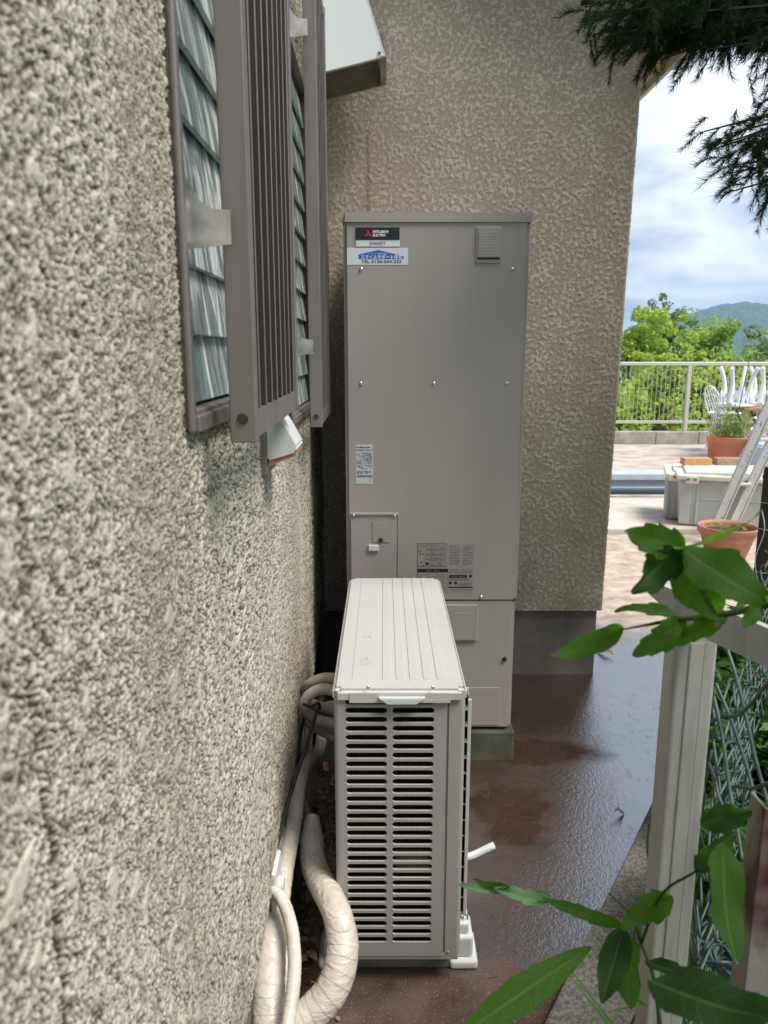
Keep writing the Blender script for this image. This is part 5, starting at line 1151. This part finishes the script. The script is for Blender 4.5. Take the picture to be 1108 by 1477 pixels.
# ================================================================== conifer hanging in at the top right
con = thing('conifer_tree', 'dark conifer with drooping needle sprays hanging in from the upper right', 'tree', (2.55, 2.9, .1))
bm = bmesh.new(); tube(bm, [(2.55, 2.9, 0), (2.5, 2.85, 1.5), (2.5, 2.8, 3.2), (2.55, 2.8, 5.6)], [.13, .11, .07, .02], 10, n=5); obj('trunk', bm, 'bark', con, True)
rc = random.Random(12); twigs = []; bmb = bmesh.new()
targets = []
for (px, py, Y) in ((862, 22, 2.3), (905, 15, 2.4), (945, 40, 2.35), (910, 58, 2.3), (932, 62, 2.35), (900, 46, 2.3), (975, 30, 2.4), (1000, 52, 2.45), (1015, 72, 2.3), (1045, 60, 2.4), 
                  (1090, 60, 2.3), (1015, 190, 2.25), (1030, 215, 2.3), (1050, 240, 2.25), (1060, 275, 2.3), (1085, 215, 2.3), (1100, 250, 2.35), 
                  (1040, 20, 2.5), (1090, 15, 2.5), (985, 5, 2.5), (1110, 290, 2.3), (880, -20, 2.4), (930, -30, 2.4), (1000, -40, 2.4), (1060, -60, 2.5), (1130, 100, 2.4), (1150, 200, 2.4), (1090, 195, 2.2), (1050, 205, 2.4), (960, 20, 2.3), (925, 40, 2.35), (1020, 45, 2.3), (1000, 20, 2.35), (962, 50, 2.45), (890, 30, 2.35)):
    targets.append(P(px, py, Y))
targets += [t_ + Vector((rc.uniform(-.10, .06), rc.uniform(-.1, .2), rc.uniform(-.01, .10))) for t_ in list(targets) if t_.z > 2.28] + [t_ + Vector((rc.uniform(.0, .15), rc.uniform(-.1, .1), rc.uniform(-.02, .05))) for t_ in list(targets)]
for k in range(70): # rest of the crown, mostly outside the frame; it shades the passage
    a = rc.uniform(0, 6.28); z = rc.uniform(2.6, 5.6); rr = (6.0 - z) * .42 * rc.uniform(.4, 1); targets.append(Vector((2.5 + rr * math.cos(a), 2.85 + rr * math.sin(a), z - .1)))
for tpt in targets:
    z0_ = min(tpt.z + rc.uniform(.05, .35), 5.4); st_ = Vector((2.52, 2.84, max(1.6, z0_))); md_ = st_.lerp(tpt, .55) + Vector((0, 0, .10))
    tube(bmb, [st_, md_, tpt], [.016, .002], 5, n=4)
    inview = tpt.y < 2.56 and tpt.z < 3.2; nq = 34 if inview else 10
    for q in range(nq):
        f = 1 - .62 * (q / nq) ** 1.1; base = st_.lerp(tpt, f) + Vector((0, 0, .10 * math.sin(f * 3.14)))
        dr_ = (tpt - st_).normalized() * .6 + Vector((rc.uniform(-1, 1), rc.uniform(-1, 1), rc.uniform(-.8, .35))) * .8; dr_.normalize(); base = base + Vector((rc.uniform(-1, 1), rc.uniform(-1, 1), rc.uniform(-1, 1))) * (.045 if q else 0)
        twigs.append((base, dr_, rc.uniform(.035, .085)))
mat('twig_dark', (0.028, 0.021, 0.017), 0.9)
obj('branches', bmb, 'twig_dark', con)['kind'] = 'stuff'
r = np.random.default_rng(13); Vs = []
TB = np.array([t_[0] for t_ in twigs]); TD = np.array([t_[1] for t_ in twigs]); TL_ = np.array([t_[2] for t_ in twigs]); per = 105; n = len(twigs) * per
ti = np.repeat(np.arange(len(twigs)), per); f = r.uniform(0, 1, n); sag = np.stack([np.zeros(n), np.zeros(n), -.03 * f * f], -1)
pos = TB[ti] + TD[ti] * (TL_[ti] * f)[:, None] + sag; rd = r.normal(size=(n, 3)); rd /= np.linalg.norm(rd, axis=1)[:, None]
nd = TD[ti] * 1.0 + rd * .75 + np.array([0, 0, -.15]); nd /= np.linalg.norm(nd, axis=1)[:, None]; ln = r.uniform(.016, .040, n)[:, None]
sd_ = np.cross(nd, r.normal(size=(n, 3))); sd_ /= np.linalg.norm(sd_, axis=1)[:, None]
V = np.stack([pos - sd_ * .0009, pos + sd_ * .0009, pos + nd * ln], 1).reshape(-1, 3) - np.array(con.location)
o = np_mesh('needles', V, np.arange(3 * n).reshape(-1, 3), 'conifer', con); o['kind'] = 'stuff'

# ================================================================== shrubs and weeds by the fence
r = np.random.default_rng(31); bm = None
def blades(name, n, xf, hmin, hmax, wd, m, seed):
    r = np.random.default_rng(seed); base = xf(r, n); a = r.uniform(0, 6.28, n); h = r.uniform(hmin, hmax, n); ln = r.uniform(.2, .9, n) * h
    d = np.stack([np.cos(a), np.sin(a), 0 * a], -1); s = np.stack([-np.sin(a), np.cos(a), 0 * a], -1) * wd
    m1 = base + d * (ln * .35)[:, None] + np.array([0, 0, 1]) * (h * .65)[:, None]; tp = base + d * ln[:, None] + np.array([0, 0, 1]) * (h * .85)[:, None]
    V = np.stack([base - s * .5, base + s * .5, m1 + s * .45, m1 - s * .45, tp], 1).reshape(-1, 3); i = np.arange(n)[:, None] * 5
    Fq = np.concatenate([i + np.array([[0, 1, 2]]), i + np.array([[0, 2, 3]]), i + np.array([[3, 2, 4]])]); o = np_mesh(name, V, Fq, m); tag(o, kind='stuff'); return o
def bankpts(r, n, amax=2.2, ylo=.6, yhi=4.2):
    y = r.uniform(ylo, yhi, n); a = r.uniform(.06, amax, n); return np.stack([.42 + .62 * (y - 1.557) + kw + a, y, 0.03 + .1 * (1 - np.exp(-a))], -1)
o = blades('grass', 9000, lambda r, n: bankpts(r, n), .10, .42, .010, 'weed', 41); o['label'] = 'long green grass growing on the bank behind the fence'
o = blades('dry_grass', 1500, lambda r, n: bankpts(r, n), .08, .35, .006, 'weed_dry', 42); o['label'] = 'dry straw coloured grass among the green'
def bush(label, cx, cy, h, rad, n, size, m, seed, z0=.1):
    t_ = thing('leafy_shrub', label, 'shrub', (cx, cy, z0)); rs = random.Random(seed)
    r = np.random.default_rng(seed); K = 26; tips = []
    bm = bmesh.new()
    for k in range(K):
        a = rs.uniform(0, 6.28); rr = rad * rs.uniform(.2, 1); tp = (cx + rr * math.cos(a), cy + rr * math.sin(a), z0 + h * rs.uniform(.35, 1) * (1 - .3 * rr / rad)); tips.append(tp)
        tube(bm, [(cx, cy, z0 - .02), ((cx + tp[0]) / 2, (cy + tp[1]) / 2, z0 + (tp[2] - z0) * .6), tp], [.008, .003], 5, n=3)
    obj('stem', bm, 'bark', t_); tips = np.array(tips); idx = r.integers(0, K, n); f = r.uniform(.35, 1.02, n)[:, None]; c = np.array([cx, cy, z0]) * (1 - f) + tips[idx] * f + r.normal(0, rad * .16, (n, 3)); c[:, 2] = np.maximum(c[:, 2], z0 + .02)
    leaf_quads('foliage', c, size, m, t_, r, .45, flat=.35)
for k, (x, y, h, rd, lab) in enumerate(((.95, 1.68, .48, .20, 'green shrub directly behind the mesh, nearest the white post'), (1.38, 2.62, .62, .26, 'green shrub behind the mesh beside the brown post'),
                                        (1.14, 2.12, .55, .22, 'bushy shrub behind the mesh midway between the white post and the brown post'), (2.4, 3.1, .9, .5, 'larger shrub further back on the bank'))):
    bush(lab, x, y, h, rd, 8000, .045, 'weed', 60 + k)
# hedge on the neighbour's side, out of frame to the right, that shades the passage
r = np.random.default_rng(90); hd = thing('hedge', 'dense hedge standing on the bank to the right', 'hedge', (2.3, .3, .1)); n = 16000
c = np.stack([r.uniform(1.5, 3.1, n), r.uniform(-2.5, 1.0, n), r.uniform(.1, 2.6, n)], -1); c[:, 0] += .12 * np.sin(c[:, 1] * 5 + c[:, 2] * 4)
leaf_quads('foliage', c, .07, 'weed', hd, r, .6)
bm = bmesh.new()
for k in range(9): tube(bm, [(2.3 + .1 * (k % 2), -2.4 + k * .42, .0), (2.25, -2.35 + k * .42, 1.2), (2.3, -2.4 + k * .43, 2.3)], [.03, .01], 6, n=3)
obj('trunks', bm, 'bark', hd)['kind'] = 'stuff'

# ================================================================== broad serrated leaves close to the camera
def leaf(parent, base, tip, width, m, normal=(0, -1, 0), teeth=7, fold=.25, bend=.12, wave=.09, shape=1.0, seed=0, tooth=.15):
    base, tip = Vector(base), Vector(tip); ax = tip - base; Ln = ax.length; ax.normalize(); nrm = Vector(normal); nrm = (nrm - ax * nrm.dot(ax)).normalized(); sd = ax.cross(nrm); rs = random.Random(seed)
    nL, nW = 40, 4; bm = bmesh.new(); grid = []; lt = bm.verts.layers.float.new('lt'); lu = bm.verts.layers.float.new('lu')
    ph = rs.uniform(0, 6)
    for i in range(nL + 1):
        t_ = i / nL; w = width / 2 * (math.sin(math.pi * min(1, t_ ** (.75 * shape)) ) ** .75 if 0 < t_ < 1 else 0.0)
        row = []
        for j in range(-nW, nW + 1):
            u = j / nW; tt = (t_ * teeth) % 1.0; e = 1 - tooth * 1.6 * (1 - tt) * (abs(u) == 1) * (0 < t_ < .97)
            p_ = base + ax * (Ln * t_ + (tooth * .25 * width * tt if abs(u) == 1 else 0)) + sd * (u * w * e)
            p_ += nrm * (fold * abs(u) * w - bend * Ln * math.sin(math.pi * t_) * .5 + wave * width * math.sin(t_ * 11 + ph + (0 if u > 0 else 1.5)) * abs(u)) - nrm * (.02 * width * (abs(u) < .01))
            vq = bm.verts.new(p_); vq[lt] = t_; vq[lu] = abs(u); row.append(vq)
        grid.append(row)
    for i in range(nL):
        for j in range(2 * nW): bm.faces.new((grid[i][j], grid[i][j + 1], grid[i + 1][j + 1], grid[i + 1][j]))
    bmesh.ops.remove_doubles(bm, verts=bm.verts, dist=1e-6)
    return obj('leaf', bm, m, parent, True)
def ppx(px): return px / F
up_ = thing('leafy_branch', 'leafy branch with broad toothed green leaves across the top of the white post', 'branch', tuple(P(1108, 872, .75)))
Yn = .75
def LF(par, b_, t_, wpx, Y0, Y1, m, nrm, **k): return leaf(par, P(*b_, Y0), P(*t_, Y1), wpx / F * (Y0 + Y1) / 2 * 1.16, m, nrm, **k)
bm = bmesh.new(); tube(bm, [P(1180, 860, .70), P(1108, 872, .73), P(1050, 885, .75), P(975, 894, .77), P(925, 903, .79), P(898, 908, .80)], [.0042, .0038, .0034, .0026, .0012, .0008], 8, n=6)
obj('stem', bm, 'leaf_near', up_, True)
bm = bmesh.new(); tube(bm, [P(1040, 886, .75), P(1010, 845, .74), P(980, 793, .72)], [.003, .002], 8, n=6); obj('stem', bm, 'leaf_near', up_, True)
LF(up_, (986, 790), (903, 768), 52, .72, .70, 'leaf_near', (.1, -1, .35), teeth=4, fold=.3, seed=1)
LF(up_, (978, 798), (914, 856), 62, .72, .69, 'leaf_near_dark', (.45, -1, .1), teeth=4, fold=.15, shape=.8, seed=2)
LF(up_, (972, 792), (1100, 737), 30, .72, .62, 'leaf_near', (0, -.5, 1), teeth=3, fold=.3, seed=3, tooth=.05)
LF(up_, (984, 790), (1106, 866), 78, .72, .66, 'leaf_near', (.2, -1, .5), teeth=4, fold=.18, seed=4, shape=1.2, tooth=.07)
LF(up_, (978, 796), (1036, 890), 72, .72, .74, 'leaf_near', (-.2, -1, .2), teeth=4, fold=.18, seed=5, shape=1.1, tooth=.07)
LF(up_, (983, 893), (886, 882), 24, .77, .80, 'leaf_near', (0, -.6, 1), teeth=4, fold=.3, bend=-.25, seed=6)
LF(up_, (990, 893), (912, 946), 42, .77, .76, 'leaf_near', (.3, -1, .5), teeth=5, fold=.2, seed=7, bend=-.2, tooth=.14)
LF(up_, (900, 905), (792, 945), 36, .80, .82, 'leaf_near', (.2, -.8, 1), teeth=5, fold=.15, bend=.30, seed=8, tooth=.05)
LF(up_, (1045, 885), (975, 930), 34, .75, .76, 'leaf_near', (.3, -1, .4), teeth=4, fold=.2, seed=9, tooth=.14)
LF(up_, (1048, 886), (1030, 905), 14, .75, .74, 'leaf_near_dark', (.3, -1, .4), teeth=2, seed=10)
LF(up_, (1098, 873), (1070, 905), 26, .72, .70, 'leaf_near', (.3, -1, .4), teeth=3, seed=11)
lo = thing('leafy_branch', 'lower sprig of drooping green leaves in front of the foot of the white post', 'branch', tuple(P(930, 1477, .80)))
bm = bmesh.new(); tube(bm, [P(960, 1560, .78), P(945, 1420, .80), P(925, 1360, .82), P(912, 1320, .83), P(878, 1288, .86)], [.003, .0026, .0022, .002, .0012], 8, n=6); obj('stem', bm, 'leaf_near_dark', lo, True)
bm = bmesh.new(); tube(bm, [P(925, 1360, .82), P(955, 1290, .80), P(1005, 1256, .78)], [.002, .0014], 8, n=6); obj('stem', bm, 'leaf_near_dark', lo, True)
LF(lo, (900, 1336), (780, 1293), 24, .84, .92, 'leaf_near', (0, -.7, 1), teeth=5, fold=.25, seed=21, tooth=.16)
LF(lo, (800, 1300), (712, 1280), 26, .91, .96, 'leaf_pale', (.1, -.7, 1), teeth=4, fold=.2, seed=22, tooth=.16)
LF(lo, (740, 1282), (660, 1276), 17, .95, .99, 'leaf_pale', (0, -.7, 1), teeth=3, fold=.2, seed=23, tooth=.16)
LF(lo, (735, 1280), (682, 1268), 12, .95, .99, 'leaf_near', (0, -.4, 1), teeth=3, fold=.2, seed=24)
LF(lo, (970, 1292), (896, 1338), 48, .80, .80, 'leaf_near', (-.2, -1, .2), teeth=4, fold=.15, seed=25, shape=.9)
LF(lo, (900, 1338), (868, 1448), 46, .82, .78, 'leaf_near_dark', (-.4, -1, .1), teeth=4, fold=.2, seed=26, tooth=.06)
LF(lo, (898, 1345), (912, 1458), 52, .82, .80, 'leaf_near', (.3, -1, .1), teeth=4, fold=.2, seed=27, tooth=.08)
LF(lo, (852, 1366), (655, 1500), 50, .80, .64, 'leaf_near', (.2, -.8, 1), teeth=5, fold=.2, bend=.1, seed=28, shape=1.3, tooth=.06)
LF(lo, (930, 1385), (1010, 1402), 30, .80, .72, 'leaf_near_dark', (0, -.6, 1), teeth=4, fold=.2, seed=29)
LF(lo, (935, 1412), (1140, 1470), 90, .62, .50, 'leaf_near_dark', (0, -.6, 1), teeth=4, fold=.12, seed=30, tooth=.05)
LF(lo, (1005, 1256), (1060, 1205), 38, .78, .74, 'leaf_near_dark', (-.2, -1, .2), teeth=4, fold=.2, seed=32)
LF(lo, (1045, 1215), (1062, 1390), 66, .74, .66, 'leaf_near', (.2, -1, .1), teeth=4, fold=.12, seed=33, tooth=.06)
LF(lo, (1010, 1190), (1085, 1170), 46, .76, .74, 'leaf_near_dark', (-.2, -1, .3), teeth=4, fold=.2, seed=34)
LF(lo, (915, 1440), (935, 1452), 12, .82, .80, 'leaf_near', (.2, -1, .2), teeth=2, seed=35)

# ================================================================== litter on the ground
r = np.random.default_rng(55); n = 900
y = r.uniform(1.2, 3.3, n); x = np.where(r.random(n) < .7, r.uniform(.18, 1.4, n), r.uniform(-.22, .2, n)); ok = x < .42 + .62 * (y - 1.557) + .05; x, y = x[ok], y[ok]; n = len(x)
a = r.uniform(0, 3.14, n); ln = r.uniform(.005, .02, n); V = []
d = np.stack([np.cos(a), np.sin(a), 0 * a], -1); s = np.stack([-np.sin(a), np.cos(a), 0 * a], -1); b0 = np.stack([x, y, np.full(n, .0015)], -1); cv_ = r.normal(0, .3, n)[:, None]
p0 = b0 - d * ln[:, None]; p1 = b0 + s * (ln[:, None] * cv_) + np.array([0, 0, .003]); p2 = b0 + d * ln[:, None]; w1 = s * .0006
V = np.stack([p0 - w1, p0 + w1, p1 + w1, p1 - w1, p2 + w1, p2 - w1], 1).reshape(-1, 3); i = np.arange(n)[:, None] * 6
o = np_mesh('needle_litter', V, np.concatenate([i + np.array([[0, 1, 2, 3]]), i + np.array([[3, 2, 4, 5]])]), 'needle_litter'); tag(o, kind='stuff', label='scattered brown needles and twigs on the wet ground')
lab_l = ['curled brown leaf on the ground between the stained pipe and the heat pump unit', 'dead leaf lying near the mount of the pipes', 'pale dry leaf on the wet ground near the kerb', 'tan scrap of leaf beside the house corner', 'brown leaf beside the fat wrapped pipe', 'small dead leaf under the hose bundle']
for k, (px, py) in enumerate(((456, 1163), (445, 1300), (893, 1176), (873, 944), (450, 1385), (470, 1110))):
    v = (CY - py) / F; fwd = math.cos(PITCH) + math.sin(PITCH) * v; upc = -math.sin(PITCH) + math.cos(PITCH) * v; Y = -CAMZ / upc * fwd; p_ = P(px, py, Y)
    rs = random.Random(k); bm = bmesh.new(); s_ = .022 if k not in (3, ) else .05; nn = 8; g_ = []
    M4 = Matrix.Translation((p_.x, p_.y, .012)) @ Euler((rs.uniform(-.3, .3), rs.uniform(-.3, .3), rs.uniform(0, 6))).to_matrix().to_4x4()
    for i_ in range(nn + 1):
        t_ = i_ / nn; w_ = s_ * .45 * math.sin(math.pi * t_) ** .8 if 0 < t_ < 1 else 0; g_.append([bm.verts.new(M4 @ Vector(((t_ - .5) * 2 * s_, u * w_, .006 * abs(u) + .006 * math.sin(t_ * 5)))) for u in (-1, 0, 1)])
    for i_ in range(nn):
        for j in range(2): bm.faces.new((g_[i_][j], g_[i_][j + 1], g_[i_ + 1][j + 1], g_[i_ + 1][j]))
    bmesh.ops.remove_doubles(bm, verts=bm.verts, dist=1e-6)
    o = obj('fallen_leaf', bm, 'dry_leaf', None, True, (p_.x, p_.y, 0)); tag(o, lab_l[k], 'leaf', 'fallen leaves on the ground')
r = np.random.default_rng(56); n = 260; y = r.uniform(1.5, 2.6, n); x = r.uniform(-.24, -.10, n); c = np.stack([x, y, r.uniform(.004, .014, n)], -1)
o = leaf_quads('leaf_litter', c, .022, 'dry_leaf', None, r, .6, flat=.9); tag(o, kind='stuff', label='dark leaf litter along the foot of the side wall')

# ================================================================== haze
bm = BX(-3100, 3300, -1600, 3700, -19, 125); hz_ = obj('haze', bm, None); tag(hz_, kind='stuff')
m = bpy.data.materials.new('haze_air'); m.use_nodes = True; t = m.node_tree; t.nodes.clear(); o_ = t.nodes.new('ShaderNodeOutputMaterial'); v_ = t.nodes.new('ShaderNodeVolumePrincipled')
v_.inputs['Color'].default_value = (.50, .72, 1, 1); v_.inputs['Density'].default_value = .00034; v_.inputs['Anisotropy'].default_value = .0; t.links.new(v_.outputs[0], o_.inputs['Volume']); hz_.data.materials.append(m)
